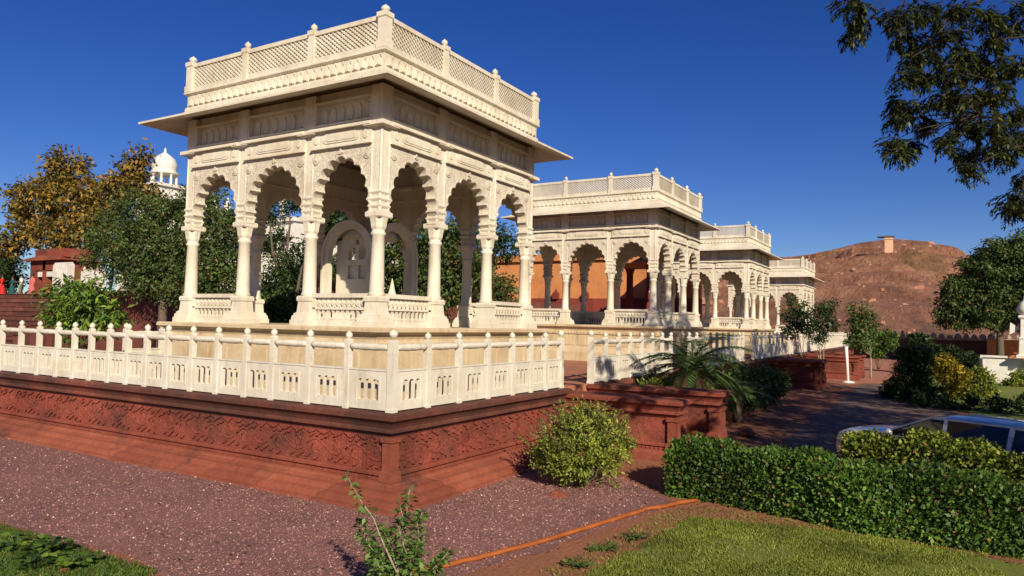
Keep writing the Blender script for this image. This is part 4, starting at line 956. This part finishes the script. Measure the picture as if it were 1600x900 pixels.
q = at(1389, 397, 0, 262); ht = thing('hill_tower', 'small square stone watchtower on top of the red hill', 'tower', (q.x, q.y, q.z))
mb = MB(); mb.box(-1.2, 1.2, -1.2, 1.2, -6, 5.6); mb.box(-1.4, 1.4, -1.4, 1.4, 4.9, 5.2); mb.build('shaft', M['sand_base'] if False else m_simple('tower_stone', (.55, .32, .21), (.68, .43, .29), .4, .9, .1), ht)
MB().box(-1.5, 1.5, -1.6, 3.4, 5.6, 6.0).build('roof_slab', m_simple('tower_roof', (.06, .045, .04), (.1, .08, .07), 1, .9, 0), ht)
# boundary wall
bw = thing('boundary_wall', 'long dark red boundary wall at the foot of the hill', 'wall', (66, 0, GZ))
MB().box(0, .5, -34, 4.5, 0, 1.85).build('wall', M['brick_dark'], bw)
mb = MB(); mb.box(-.1, .6, -34, 4.6, 1.85, 2.05)
for i in range(60): y_ = -33+i*.62; mb.frame(.25+random.uniform(-.1, .1), y_, [(.25, 2.04), (.28, 2.1+random.random()*.2), (.1, 2.25+random.random()*.35)], n=6, rot=random.random())
mb.build('coping', m_simple('grey_rubble', (.22, .16, .13), (.38, .30, .25), 1.5, .9, .03), bw)
M['hazy_sand'] = M['sand_base']
bp = at(1578, 560, 0, 64); bl = MB(); bl.box(-.3, .3, -1.6, 1.6, 0, 2.0); tag(bl.build('wall_block', M['terracotta'], None, (bp.x, bp.y, GZ)), 'sunlit orange wall block behind the big tree trunk', 'wall')

# big green tree at right
def lob(px, py, X, rpx, sq=(1, 1, 1)):
    p = at(px, py, 0, X); dep = (p-CAM).dot(_f); r_ = rpx*dep/FPX; return (tuple(p), (r_*sq[0], r_*sq[1], r_*sq[2]))
bt = at(1563, 562, 0, 60)
tree('leafy_tree', 'big dense green tree before the boundary wall at the right', (bt.x, bt.y, GZ), 2.6, .28,
     [lob(1500, 476, 60, 35), lob(1545, 471, 60, 39), lob(1590, 471, 61, 39), lob(1520, 445, 60, 40), lob(1570, 435, 60, 48), lob(1610, 430, 60, 42), lob(1555, 405, 60, 30), lob(1600, 395, 60, 30), lob(1482, 491, 60, 17), lob(1645, 470, 60, 45)], L['green'], .24, 50, .5, dens=1.3, shell=.25)
# white tank and pillar
tk = thing('marble_tank', 'low white walled tank with a dark notch at the right picture edge', 'tank', (34.8, -11.0, GZ))
mb = MB(); mb.box(-.2, .2, -.05, 1.0, 0, 1.32); mb.box(-.3, .3, -.05, 1.1, 1.32, 1.42); mb.box(.1, .35, -.75, 0, 0, 1.3); mb.box(-.2, .2, -6, -.78, 0, 1.27); mb.box(-.3, .3, -6, -.78, 1.27, 1.36); mb.box(.35, 4, -6, 1, 0, 1.2)
mb.build('wall', M['white'], tk)
pl_ = at(1603, 565, 0, 34.4)
pr_ = thing('marble_pillar', 'white marble pillar with bulbous top standing on the tank', 'pillar', (pl_.x, pl_.y, GZ+1.36))
mb = MB(); mb.frame(0, 0, [(.42, 0), (.42, .12), (.3, .2), (.27, .9), (.30, .95), (.30, 1.0), (.22, 1.05), (.20, 1.9), (.3, 2.0), (.3, 2.1)]); mb.build('shaft', M['white'], pr_)
mb = MB(); mb.frame(0, 0, [(.2, 2.1), (.34, 2.25), (.36, 2.45), (.25, 2.7), (.1, 2.85), (.05, 3.1), (.01, 3.3)], n=20); mb.build('finial', M['white'], pr_)
mb = MB(); mb.plate([(.2, 1.45), (.62, 1.75), (.66, 1.15), (.55, 1.2)], (0, .0, 0), (0, 1, 0), (0, 0, 1), (1, 0, 0), .1); mb.build('bracket', M['white'], pr_)
# white post
wp_ = thing('white_post', 'thin white leaning post on a small foot beside the path', 'post', (29.2, -4.3, GZ)); q = at(1322, 542, 0, 29.2)
mb = MB(); mb.tube([(0, 0, 0), ((q.x-29.2)*.5, (q.y+4.3)*.5, 1.0), (q.x-29.2, q.y+4.3, 1.75)], [.075, .07, .085], 10); mb.build('shaft', M['wpaint'], wp_, fix=False)
mb = MB(); mb.frame(0, 0, [(.30, 0), (.30, .05), (.12, .09)], n=14); mb.build('foot', M['wpaint'], wp_)
# small trees on the terrace edge and beside the path
def stree(label, foot, X, lobes, leaf=.14, bark='wood_pale', fz=1.0, r0=.05, m_='dark', group='small trees by the far terrace', fp=None):
    b_ = fp if fp else at(foot[0], foot[1], 0, X)
    return tree('small_tree', label, (b_.x, b_.y, b_.z), fz, r0, [lob(a, c_, X, r_) for a, c_, r_ in lobes], L[m_], leaf, 26, .28, group, bark, .9, shell=.3)
stree('small dark tree with a forked stem nearest the fourth pavilion', (1259, 557), 27, [(1243, 478, 13), (1250, 500, 15), (1238, 515, 12), (1232, 495, 9), (1262, 512, 10)], fz=.55, fp=Vector((at(1259, 557, 0, 27).x, at(1259, 557, 0, 27).y, GZ)))
stree('small dark tree right beside the one nearest the fourth pavilion', (1280, 557), 30, [(1283, 495, 16), (1275, 515, 14), (1292, 480, 11), (1298, 508, 10), (1284, 525, 9)], fz=.5, fp=Vector((at(1282, 557, 0, 30).x, at(1282, 557, 0, 30).y, GZ)))
stree('slender tree with a pale stem between the white post and the path', (1345, 578), 33, [(1345, 488, 15), (1335, 510, 15), (1355, 505, 16), (1345, 530, 18), (1330, 535, 10)], fz=1.1, m_='green', fp=Vector((33.8, -4.95, GZ)))
q = at(1372, 556, 0, 44); bush('green_bush', 'bright green bush right of the slender tree', (q.x, q.y, GZ), [lob(1365, 545, 44, 14), lob(1382, 530, 44, 16), lob(1358, 528, 44, 12)], L['hedge'], .16, 26, .25)
# flower shrubs
def sh(label, foot, X, lobes, m_, leaf=.10, flowers=0, name='garden_shrub', group='garden shrubs beyond the road'):
    q = at(foot[0], foot[1], 0, X); t_ = bush(name, label, (q.x, q.y, GZ), [lob(a, c_, X, r_) for a, c_, r_ in lobes], L[m_], leaf, 30, .17, .9, group=group, sr=.015)
    if flowers:
        for k in range(flowers):
            mb = MB(); c_, r_ = lob(*random.choice([(a, c2, X, rr) for a, c2, rr in lobes])); d = Vector(rnd_dir(1)[0]); d.z = abs(d.z); p = Vector(c_)+Vector([d[i]*r_[i]*1.02 for i in range(3)])-Vector((q.x, q.y, GZ))
            mb.frame(p.x, p.y, [(.015, p.z), (.05, p.z+.03), (.03, p.z+.05)], n=6); mb.build('flower', M['yellow'], t_)
    return t_
sh('tall dark clipped shrub at the road bend', (1430, 632), 20.5, [(1430, 566, 22), (1425, 592, 27), (1438, 615, 28), (1414, 553, 12), (1444, 553, 13)], 'dark')
sh('low dark shrub topped with yellow flowers at the road edge', (1398, 628), 22, [(1402, 612, 20), (1385, 625, 16), (1415, 625, 22)], 'dark')
sh('shrub with yellow green leaves right of the tall dark shrub', (1475, 618), 22.5, [(1478, 580, 17), (1490, 596, 18), (1470, 566, 11), (1500, 584, 11)], 'yellow', .12, 26)
sh('brownish green shrub before the white tank', (1515, 622), 23, [(1510, 600, 22), (1530, 590, 14), (1495, 612, 20), (1540, 604, 14)], 'bush', .11, 8)
sh('dark mass of low bushes behind the yellow green shrub', (1485, 560), 40, [(1446, 540, 13), (1475, 556, 15), (1500, 562, 14), (1520, 566, 12), (1430, 534, 12)], 'dark', .16)
sh('small bright shrub against the front of the tank', (1588, 605), 33, [(1588, 596, 13), (1598, 590, 12), (1575, 600, 8)], 'bush')
mb = MB(); yf = at(1401, 596, 0, 21.6)
yt = thing('marigold_clump', 'clump of bright yellow marigolds on the low shrub by the road', 'flowers', (yf.x, yf.y, yf.z-.25))
for k in range(150):
    d = Vector(rnd_dir(1)[0]); d.z = abs(d.z); mb.frame(d.x*.42, d.y*.42, [(.02, .12+d.z*.2), (.06, .14+d.z*.2), (.03, .17+d.z*.2)], n=6)
mb.build('petals', M['yellow'], yt); foliage('leaves', [((0, 0, .05), (.42, .42, .2))], 30, .12, .08, L['hedge'], yt)
mb = MB()
sh('row of shaded low hedging in front of the garden shrubs', (1500, 640), 18.8, [(1440, 632, 14), (1480, 634, 14), (1520, 634, 14), (1560, 632, 14), (1600, 632, 14)], 'dark')

# ------------------------------------------------------------------ left background
TX, TZ = 16.0, 1.85
tr = thing('upper_terrace', 'dark red brick terrace with a wide flight of steps at the left', 'terrace', (TX, 40, GZ))
mb = MB(); mb.box(.6, 60, -27, 60, 0, TZ-GZ); mb.build('retaining_wall', M['brick_dark'], tr)
mb = MB(); mb.box(.4, .75, -27, -1.4, TZ-GZ, TZ-GZ+.15); mb.build('coping', M['sand_dark'], tr)
for i in range(13):
    mb = MB(); z1 = (TZ-GZ)*(13-i)/13; mb.box(.6-.45*(i+1), .6-.45*i+.02, -1.2, 45, 0, z1-.002); mb.box(.6-.45*(i+1)-.05, .6-.45*i, -1.2, 45, z1-.05, z1)
    mb.build('step', M['brick_dark'] if i % 2 else M['sand_dark'], tr)
# gate building
gp = at(72, 458, 0, 24)
gt = thing('sandstone_gatehouse', 'small red sandstone gatehouse with a projecting cornice under the orange tree', 'gatehouse', (24, gp.y, TZ))
GW = 2.9
mb = MB(); mb.box(0, 3, -GW, -GW+1.6, 0, 3.3); mb.box(0, 3, GW-.9, GW, 0, 3.3); mb.box(0, 3, .35, .8, 0, 3.3); mb.box(0, 3, -GW+1.6, GW-.9, 2.45, 3.3); mb.box(2.6, 3, -GW+1.6, GW-.9, 0, 2.5); mb.build('wall', M['sand'], gt)
mb = MB(); mb.plate([(-GW-.5, 3.3), (GW+.5, 3.3), (GW+.5, 3.42), (0, 3.75), (-GW-.5, 3.42)], (-.5, 0, 0), (0, 1, 0), (0, 0, 1), (1, 0, 0), 4); mb.build('cornice', M['sand_base'], gt)
MB().box(.2, 2.8, -GW+.3, GW-.3, 3.6, 4.35).build('parapet', M['sand'], gt)
mb = MB(); mb.box(.1, .2, -.9, -.1+.4, 1.9, 2.35); mb.box(.1, .2, .9, 1.8, 1.9, 2.35); mb.build('lunette', M['white'], gt)
# white screens on the terrace
def screen(label, px0, px1, py0, py1, X, holes=True):
    a = at(px0, py1, 0, X); b_ = at(px1, py0, 0, X); wd = abs(a.y-b_.y); h = at((px0+px1)/2, py0, 0, X).z-TZ
    t_ = thing('marble_screen', label, 'screen', (X, min(a.y, b_.y), TZ), group='white marble screens on the upper terrace'); mb = MB()
    if holes:
        mb.box(0, .12, 0, wd, 0, .25); n_ = 4
        for k in range(n_+1): mb.box(0, .12, wd*k/n_-.07, wd*k/n_+.07, .25, h-.2)
        for k in range(n_):
            c_ = wd*(k+.5)/n_; 
            for zz in (.35, .55, .75): mb.plate([(c_+wd/n_*.42*math.cos(t2*math.pi/5), h*zz+h*.12*math.sin(t2*math.pi/5)) for t2 in range(10)], (.02, 0, 0), (0, 1, 0), (0, 0, 1), (1, 0, 0), .06)
            mb.frame(.06, c_, [(.1, h-.3), (.16, h-.15), (.05, h+.15)], n=8)
    else:
        mb.plate([(0, 0), (wd, 0), (wd, h*.92), (wd*.9, h), (.1*wd, h), (0, h*.92)], (0, 0, 0), (0, 1, 0), (0, 0, 1), (1, 0, 0), .15)
        for k in range(5): mb.bar((-.01, wd*(.2+.12*k), h*.25), (-.01, wd*(.3+.12*k), h*.8), .04, .04, (1, 0, 0))
    mb.build('slab', M['white'], t_)
screen('solid white carved marble screen beside the red gatehouse', 81, 114, 410, 450, 22, False)
screen('openwork white marble screen between the leafy plant and the tree', 126, 163, 418, 452, 20)
screen('narrow openwork white marble screen under the green tree', 182, 204, 427, 452, 20)

# people on the terrace
def person(label, px, X, top, bot, head, stride=0, skirt=False, arm=0):
    b_ = at(px, 450, 0, X)
    t_ = thing('person', label, 'person', (X, b_.y, TZ), R(180)+random.uniform(-.5, .5), 'visitors on the upper terrace')
    V_ = [(0, 0, .92), (0, 0, 1.18), (0, 0, 1.40), (0, 0, 1.50), (0, .01, 1.62), (0, 0, 1.70), (0, .1, .86), (.04+stride*.1, .11, .48), (stride*.15, .12, .07), (.12+stride*.15, .12, .03), (0, -.1, .86), (.04-stride*.1, -.11, .48), (-stride*.15, -.12, .07), (.12-stride*.15, -.12, .03), (0, .19, 1.38), (0, .25, 1.1), (.08+arm*.2, .25, .86+arm*.3), (0, -.19, 1.38), (0, -.25, 1.1), (.08, -.25, .86)]
    Ed = [(0, 1), (1, 2), (2, 3), (3, 4), (4, 5), (0, 6), (6, 7), (7, 8), (8, 9), (0, 10), (10, 11), (11, 12), (12, 13), (2, 14), (14, 15), (15, 16), (2, 17), (17, 18), (18, 19)]
    rad = [.13, .12, .13, .05, .09, .07, .085, .06, .04, .035, .085, .06, .04, .035, .055, .045, .035, .055, .045, .035]
    me = bpy.data.meshes.new('body'); me.from_pydata(V_, Ed, []); o = bpy.data.objects.new('body', me); C.objects.link(o); o.parent = t_
    md = o.modifiers.new('skin', 'SKIN'); sk = me.skin_vertices[0].data if me.skin_vertices else None
    if sk is None:
        me.attributes  # skin layer is added with the modifier on first use
    return t_, o, rad
def add_person(label, px, X, top, bottom, hair=True, **k):
    t_, o, rad = person(label, px, X, None, None, None, **k)
    # explicit skin data layer
    import bmesh
    bm = bmesh.new(); bm.from_mesh(o.data); ly = bm.verts.layers.skin.verify(); bm.verts.ensure_lookup_table()
    for i, v_ in enumerate(bm.verts): v_[ly].radius = (rad[i], rad[i]); v_[ly].use_root = (i == 0)
    bm.to_mesh(o.data); bm.free(); s2 = o.modifiers.new('sub', 'SUBSURF'); s2.levels = 1; s2.render_levels = 1; o.data.materials.append(M['skin'])
    mb = MB(); mb.frame(0, 0, [(.15, .80), (.17, .95), (.155, 1.15), (.185, 1.36), (.12, 1.45), (.07, 1.48)], n=12)
    for i in range(len(mb.v)): x_, y_, z_ = mb.v[i]; mb.v[i] = (x_*.78, y_*1.15, z_)
    for s_ in (-1, 1): mb.tube([(0, .18*s_, 1.39), (0, .25*s_, 1.15), (.03, .255*s_, 1.02)], [.07, .06, .055], 8)
    mb.build('top', M[top], t_)
    mb = MB()
    if k.get('skirt'): mb.frame(0, 0, [(.30, .06), (.27, .3), (.2, .7), (.165, .97)], n=14)
    else:
        for s_ in (-1, 1): mb.tube([(0, .09*s_, .95), (.04, .11*s_, .5), (0, .12*s_, .08)], [.12, .085, .07], 8)
    mb.build('skirt' if k.get('skirt') else 'trousers', M[bottom], t_)
    mb = MB(); mb.frame(-.015, 0, [(.075, 1.58), (.105, 1.65), (.10, 1.73), (.06, 1.79), (.01, 1.80)], n=12); mb.build('hair', M['hair'], t_)
add_person('person in bright red clothes at the left picture edge', 3, 20, 'cloth_red', 'cloth_red', skirt=True)
add_person('person in dark teal clothes standing left of the person in white', 19, 21, 'cloth_teal', 'cloth_teal', skirt=True)
add_person('person in a white top walking before the gatehouse opening', 33, 20, 'cloth_white', 'cloth_olive', stride=1, arm=1)
add_person('person in a long pink dress right of the person in white', 50, 20, 'cloth_pink', 'cloth_pink', skirt=True)
add_person('person in black standing between the two openwork marble screens', 173, 20, 'cloth_black', 'cloth_black', arm=.5)

# mausoleum behind the trees
ms = thing('marble_mausoleum', 'white marble mausoleum with a domed corner turret rising behind the trees', 'mausoleum', (38, 64.7, TZ))
mz = at(258, 290, 0, 38).z-TZ
mb = MB(); mb.box(-1.9, 1.9, -1.9, 1.9, 0, mz-.4); mb.box(-2.2, 2.2, -2.2, 2.2, mz-.4, mz-.1); mb.box(.0, 24, -20.5, -2, 0, mz-5.0); mb.box(-.4, 24, -20.7, -2, mz-5.0, mz-4.6); mb.build('wall', M['white'], ms)
mb = MB()
for k in range(8): a = k*math.pi/4; mb.frame(1.25*math.cos(a), 1.25*math.sin(a), [(.2, mz-.1), (.14, mz+.1), (.12, mz+1.0), (.2, mz+1.2)], n=8)
mb.build('turret_column', M['white'], ms)
mb = MB(); mb.frame(0, 0, [(1.45, mz+1.2), (1.6, mz+1.35), (1.3, mz+1.45), (1.2, mz+1.75), (1.3, mz+1.95), (1.28, mz+2.4), (1.05, mz+2.95), (.6, mz+3.35), (.3, mz+3.55), (.12, mz+3.7), (.15, mz+3.85), (.03, mz+4.2)], n=24); mb.build('dome', M['white'], ms)
for k in range(9):
    y_ = -3.5-k*2.0; mb = MB(); mb.frame(-.5, y_, [(.28, mz-4.6), (.25, mz-3.6), (.4, mz-3.4), (.35, mz-3.0), (.12, mz-2.6), (.02, mz-2.0)], n=12); mb.build('pinnacle', M['white'], ms)
for k in range(11):
    y_ = -3-k*1.65; mb = MB(); mb.frame(-.8, y_, [(.4, 2.0), (.4, 2.6), (.25, 2.8), (.2, 5.5), (.35, 6.0), (.45, 6.3)], n=10); mb.build('column', M['white'], ms)
mb = MB(); mb.box(-1.3, 0, -20.6, -2, 0, 2.0); mb.box(-1.3, 0.1, -20.6, -2, 6.3, 7.0); mb.build('gallery', M['white'], ms)

# trees left
def obt(px, py, X): q = at(px, py, 0, X); return (q.x, q.y, GZ)
tree('autumn_tree', 'tall tree with orange brown leaves behind the gatehouse at the left', (28, at(130, 400, 0, 28).y, TZ), 3.5, .4,
     [lob(28, 315, 28, 22), lob(60, 300, 28, 26), lob(40, 355, 28, 26), lob(105, 265, 28, 32), lob(100, 310, 27, 40), lob(85, 365, 27, 32), lob(150, 300, 28, 30), lob(150, 345, 27, 40), lob(190, 290, 28, 26), lob(222, 240, 28, 15), lob(212, 262, 28, 18), lob(215, 295, 28, 22), lob(20, 385, 28, 18), lob(245, 310, 28, 14)], L['orange'], .42, 30, .75, dens=.85, shell=.3, cat='tree')
tree('leafy_tree', 'wide green tree left of the nearest pavilion, in front of the orange tree', (14, at(255, 470, 0, 14).y, -1.5), 3.2, .25,
     [lob(180, 370, 15, 38), lob(215, 335, 14, 38), lob(255, 335, 14, 30), lob(283, 312, 14, 14), lob(300, 330, 14, 34), lob(170, 400, 14, 32), lob(225, 390, 14, 42), lob(270, 385, 14, 45), lob(315, 375, 14, 42), lob(350, 400, 14, 40), lob(250, 440, 14, 40), lob(300, 440, 14, 42), lob(345, 440, 14, 36), lob(365, 350, 14, 26), lob(200, 430, 15, 24), lob(335, 305, 14, 18), lob(350, 330, 14, 18)], L['green'], .17, 46, .5, dens=1.15, shell=.3)
tree('leafy_tree', 'dark green tree seen through the middle arches of the nearest pavilion', (12, 15.5, -1.5), 2.0, .2,
     [lob(455, 430, 13, 40), lob(430, 455, 13, 30), lob(480, 450, 13, 30), lob(520, 420, 13, 30), lob(540, 440, 13, 34), lob(505, 450, 13, 30), lob(452, 318, 14, 15), lob(420, 335, 14, 18), lob(425, 380, 14, 22), lob(505, 370, 13, 28), lob(540, 350, 13, 34), lob(575, 340, 13, 34), lob(585, 400, 13, 34), lob(520, 320, 13, 24), lob(560, 300, 13, 26)], L['dark'], .16, 40, .4, dens=1.2, shell=.2)
tree('leafy_tree', 'green tree seen through the right hand arches of the nearest pavilion', (14, 10.2, -1.5), 2.2, .2,
     [lob(620, 440, 14, 34), lob(640, 380, 14, 36), lob(625, 330, 14, 34), lob(655, 325, 14, 28), lob(610, 300, 14, 22), lob(660, 430, 14, 40), lob(690, 380, 14, 38), lob(705, 440, 14, 42), lob(740, 420, 14, 32), lob(720, 370, 14, 28), lob(765, 445, 14, 26), lob(785, 460, 14, 18), lob(670, 480, 14, 30)], L['green'], .16, 40, .4, dens=1.2, shell=.2)
tree('leafy_tree', 'green tree with a sunlit top above the terracotta wall, right of the nearest pavilion', (24, 17.2, -1.0), 3.5, .2,
     [lob(775, 370, 24, 26), lob(790, 385, 24, 20), lob(760, 395, 24, 22), lob(745, 350, 24, 24)], L['dark'], .2, 28, .45, dens=.8)
tree('leafy_tree', 'dark tree behind the visitors at the left picture edge', (30, at(-10, 440, 0, 30).y, TZ), 2.0, .3, [lob(-20, 420, 30, 34), lob(5, 425, 30, 26), lob(15, 440, 30, 18), lob(-15, 380, 30, 26)], L['dark'], .4, 24, .7, dens=.8)
# low plants right behind the nearest pavilion
for lab, px_, X in (('leafy green plant seen through the open middle arch, left one', 425, 8), ('leafy green plant seen through the open middle arch, right one', 455, 8)):
    q = at(px_, 500, 0, X); bush('leafy_plant', lab, (q.x, q.y, -1.0), [lob(px_, 485, X, 20), lob(px_+6, 472, X, 14), lob(px_-5, 500, X, 18)], L['hedge'], .14, 24, .2, .8, cat='plant', group='leafy plants behind the nearest pavilion')
# broad leaved plant before the steps
q = at(125, 500, 0, 9)
bush('broad_leaved_plant', 'large bright green broad leaved plant in front of the terrace steps', (q.x, q.y, -1.2), [lob(95, 460, 9, 24), lob(125, 465, 9, 30), lob(150, 485, 9, 30), lob(110, 485, 9, 26), lob(170, 495, 9, 18), lob(125, 500, 9, 30)], L['broad'], .36, 22, .5, 1.0, cat='plant', stems=14, aspect=.30, shell=.5, droop=.5, sr=.03)

# terracotta wall with maroon base
tw = thing('terracotta_wall', 'tall orange plastered wall with a maroon base behind the second pavilion', 'wall', (36, 7.5, GZ))
zt_ = 5.5-GZ; MB().box(.1, .6, -2.5, 22, 4.35, zt_-.5).build('plaster', M['terracotta'], tw)
MB().box(-.15, .62, -2.5, 22, zt_-.5, zt_).build('coping', M['terracotta'], tw)
MB().box(0, .65, -2.5, 22, 0, 4.35).build('base', M['maroon'], tw)
mb = MB()
for k in range(9): mb.frame(-.05, -1.5+k*2.3, [(.2, 4.3), (.2, 4.7), (.1, 4.8), (.02, 5.0)])
mb.build('base_finial', M['maroon'], tw)
rp = at(995, 400, 0, 30); rk = thing('sandstone_kiosk', 'small red sandstone kiosk with a sloping orange roof behind the second pavilion', 'kiosk', (30.5, rp.y, ZT))
kz = at(995, 405, 0, 30.5).z-ZT
mb = MB()
for s_ in (-1, 1):
    for s3 in (-1, 1): mb.frame(s3*1.0, s_*1.0, [(.2, 0), (.17, .5), (.15, kz-.8), (.25, kz-.4)], n=4)
mb.build('column', M['maroon'], rk)
mb = MB(); mb.frame(0, 0, [(1.2, kz-.5), (1.55, kz-.35), (1.5, kz-.25), (.9, kz+.25)]); mb.build('roof', M['terracotta'], rk)

# ------------------------------------------------------------------ overhanging tree at upper right
def big_tree():
    base = Vector((1.0, -15.2, GZ)); t_ = thing('overhanging_tree', 'large tree at the right whose dark leafy branches hang into the top right corner', 'tree', base)
    mb = MB(); fork = Vector((-.2, .3, 3.2)); mb.tube([(0, 0, -.1), (.05, 0, 1.0), (-.1, .15, 2.2), fork], [.42, .34, .3, .27], 12)
    cl = [(1335, 5, 22), (1345, 28, 18), (1332, 50, 14), (1400, 25, 26), (1430, 12, 26), (1465, 25, 30), (1405, 60, 20), (1435, 62, 20), (1500, 12, 26), (1480, 50, 20), (1540, 20, 28), (1575, 40, 32), (1600, 15, 30), (1555, 65, 24),
          (1425, 90, 18), (1455, 85, 18), (1500, 82, 20), (1415, 115, 18), (1445, 120, 20), (1480, 110, 24), (1515, 100, 26), (1545, 105, 26), (1580, 100, 30), (1405, 160, 16), (1425, 170, 22), (1445, 190, 20), (1398, 185, 14), (1470, 150, 24), (1500, 150, 28), (1530, 150, 28), (1560, 145, 26),
          (1395, 220, 12), (1405, 235, 14), (1420, 225, 14), (1500, 190, 24), (1525, 205, 24), (1480, 215, 14), (1505, 240, 18), (1515, 262, 16), (1530, 235, 16), (1550, 185, 22), (1590, 175, 18), (1565, 225, 18), (1590, 215, 22), (1575, 240, 14), (1600, 275, 18), (1585, 305, 16), (1575, 325, 11), (1598, 320, 14), (1565, 200, 12)]
    hubs = {}
    for hp in ((1700, 60), (1720, 230), (1660, -60)): hubs[hp] = atd(hp[0], hp[1], 8.6)-base
    limbs(mb, fork, list(hubs.values()), .16, .08)
    mids = {}
    for mp_, hb in (((1580, 60), (1700, 60)), ((1560, 130), (1700, 60)), ((1590, 230), (1720, 230)), ((1500, 20), (1660, -60)), ((1420, -30), (1660, -60)), ((1530, 180), (1720, 230)), ((1600, 300), (1720, 230))):
        q_ = atd(mp_[0], mp_[1], 8.0+random.uniform(-.5, .5))-base; mids[mp_] = q_; limbs(mb, hubs[hb], [q_], .035, .08)
    P = []; D = []; Nn = []; ln = []
    def spray(c_, a, el, l_, k=9):
        p = Vector(c_); e = el; pts = []
        for j in range(k): pts.append(p.copy()); p = p+Vector((math.cos(a)*math.cos(e), math.sin(a)*math.cos(e), math.sin(e)))*l_/k; e -= .16
        mb.tube([pts[0], pts[k//2], pts[-1]], [.004, .003, .002], 3)
        for j in range(1, k):
            tn = (pts[j]-pts[j-1]).normalized(); sd_ = tn.cross(Vector((0, 0, 1))); sd_ = sd_.normalized() if sd_.length > .01 else Vector((1, 0, 0))
            for sg in (-1, 1):
                P.append(pts[j]); D.append(sd_*sg+tn*random.uniform(.5, 1.1)+Vector((0, 0, random.uniform(-.7, .0)))); Nn.append((random.gauss(0, .35), random.gauss(0, .35), 1)); ln.append(random.uniform(.045, .08))
        P.append(pts[-1]); D.append(tn); Nn.append((0, 0, 1)); ln.append(.07)
    for (a, b_, r_) in cl:
        dp = 8.0+random.uniform(-.9, .9); c_ = atd(a, b_, dp)-base; rr = r_*dp/FPX
        mk = min(mids, key=lambda k: (k[0]-a)**2+(k[1]-b_)**2); limbs(mb, mids[mk], [c_], .012, .1)
        for k in range(int(14+rr*125)):
            o_ = Vector(rnd_dir(1)[0])*rr*random.random()**.5*.8; an = random.uniform(0, 6.3); spray(c_+o_, an, random.uniform(-.9, .3), random.uniform(.12, .22), 7)
    mb.build('trunk', M['bark_dark'], t_, fix=False); ln_ = np.array(ln)
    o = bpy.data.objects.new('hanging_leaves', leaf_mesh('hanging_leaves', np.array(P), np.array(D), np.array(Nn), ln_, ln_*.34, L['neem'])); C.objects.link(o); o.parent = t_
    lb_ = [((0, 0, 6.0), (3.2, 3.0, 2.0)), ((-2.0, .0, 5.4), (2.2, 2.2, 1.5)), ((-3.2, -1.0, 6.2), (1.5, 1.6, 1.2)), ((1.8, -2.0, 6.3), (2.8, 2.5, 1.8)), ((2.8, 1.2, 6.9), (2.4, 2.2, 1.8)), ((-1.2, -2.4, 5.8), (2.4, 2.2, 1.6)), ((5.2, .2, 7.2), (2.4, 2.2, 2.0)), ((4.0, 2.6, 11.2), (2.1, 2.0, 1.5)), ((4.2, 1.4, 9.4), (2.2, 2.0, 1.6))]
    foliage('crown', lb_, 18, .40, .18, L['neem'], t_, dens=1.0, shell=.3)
big_tree()
tree('leafy_tree', 'shade tree standing outside the picture to the right of the road', (13.5, -15.5, GZ), 3.5, .3, [((13.5, -15, 4.8), (3.6, 2.8, 2.2)), ((15, -14.4, 7.4), (2.8, 2.4, 2.0)), ((10, -16, 4.2), (3.2, 2.6, 2.0)), ((12, -15, 8.4), (2.6, 2.4, 1.8)), ((13.5, -13, 7.9), (2.4, 2.2, 1.8)), ((11, -13.8, 6.2), (2.4, 2.2, 1.8))], L['neem'], .2, 16, .45, dens=.6)
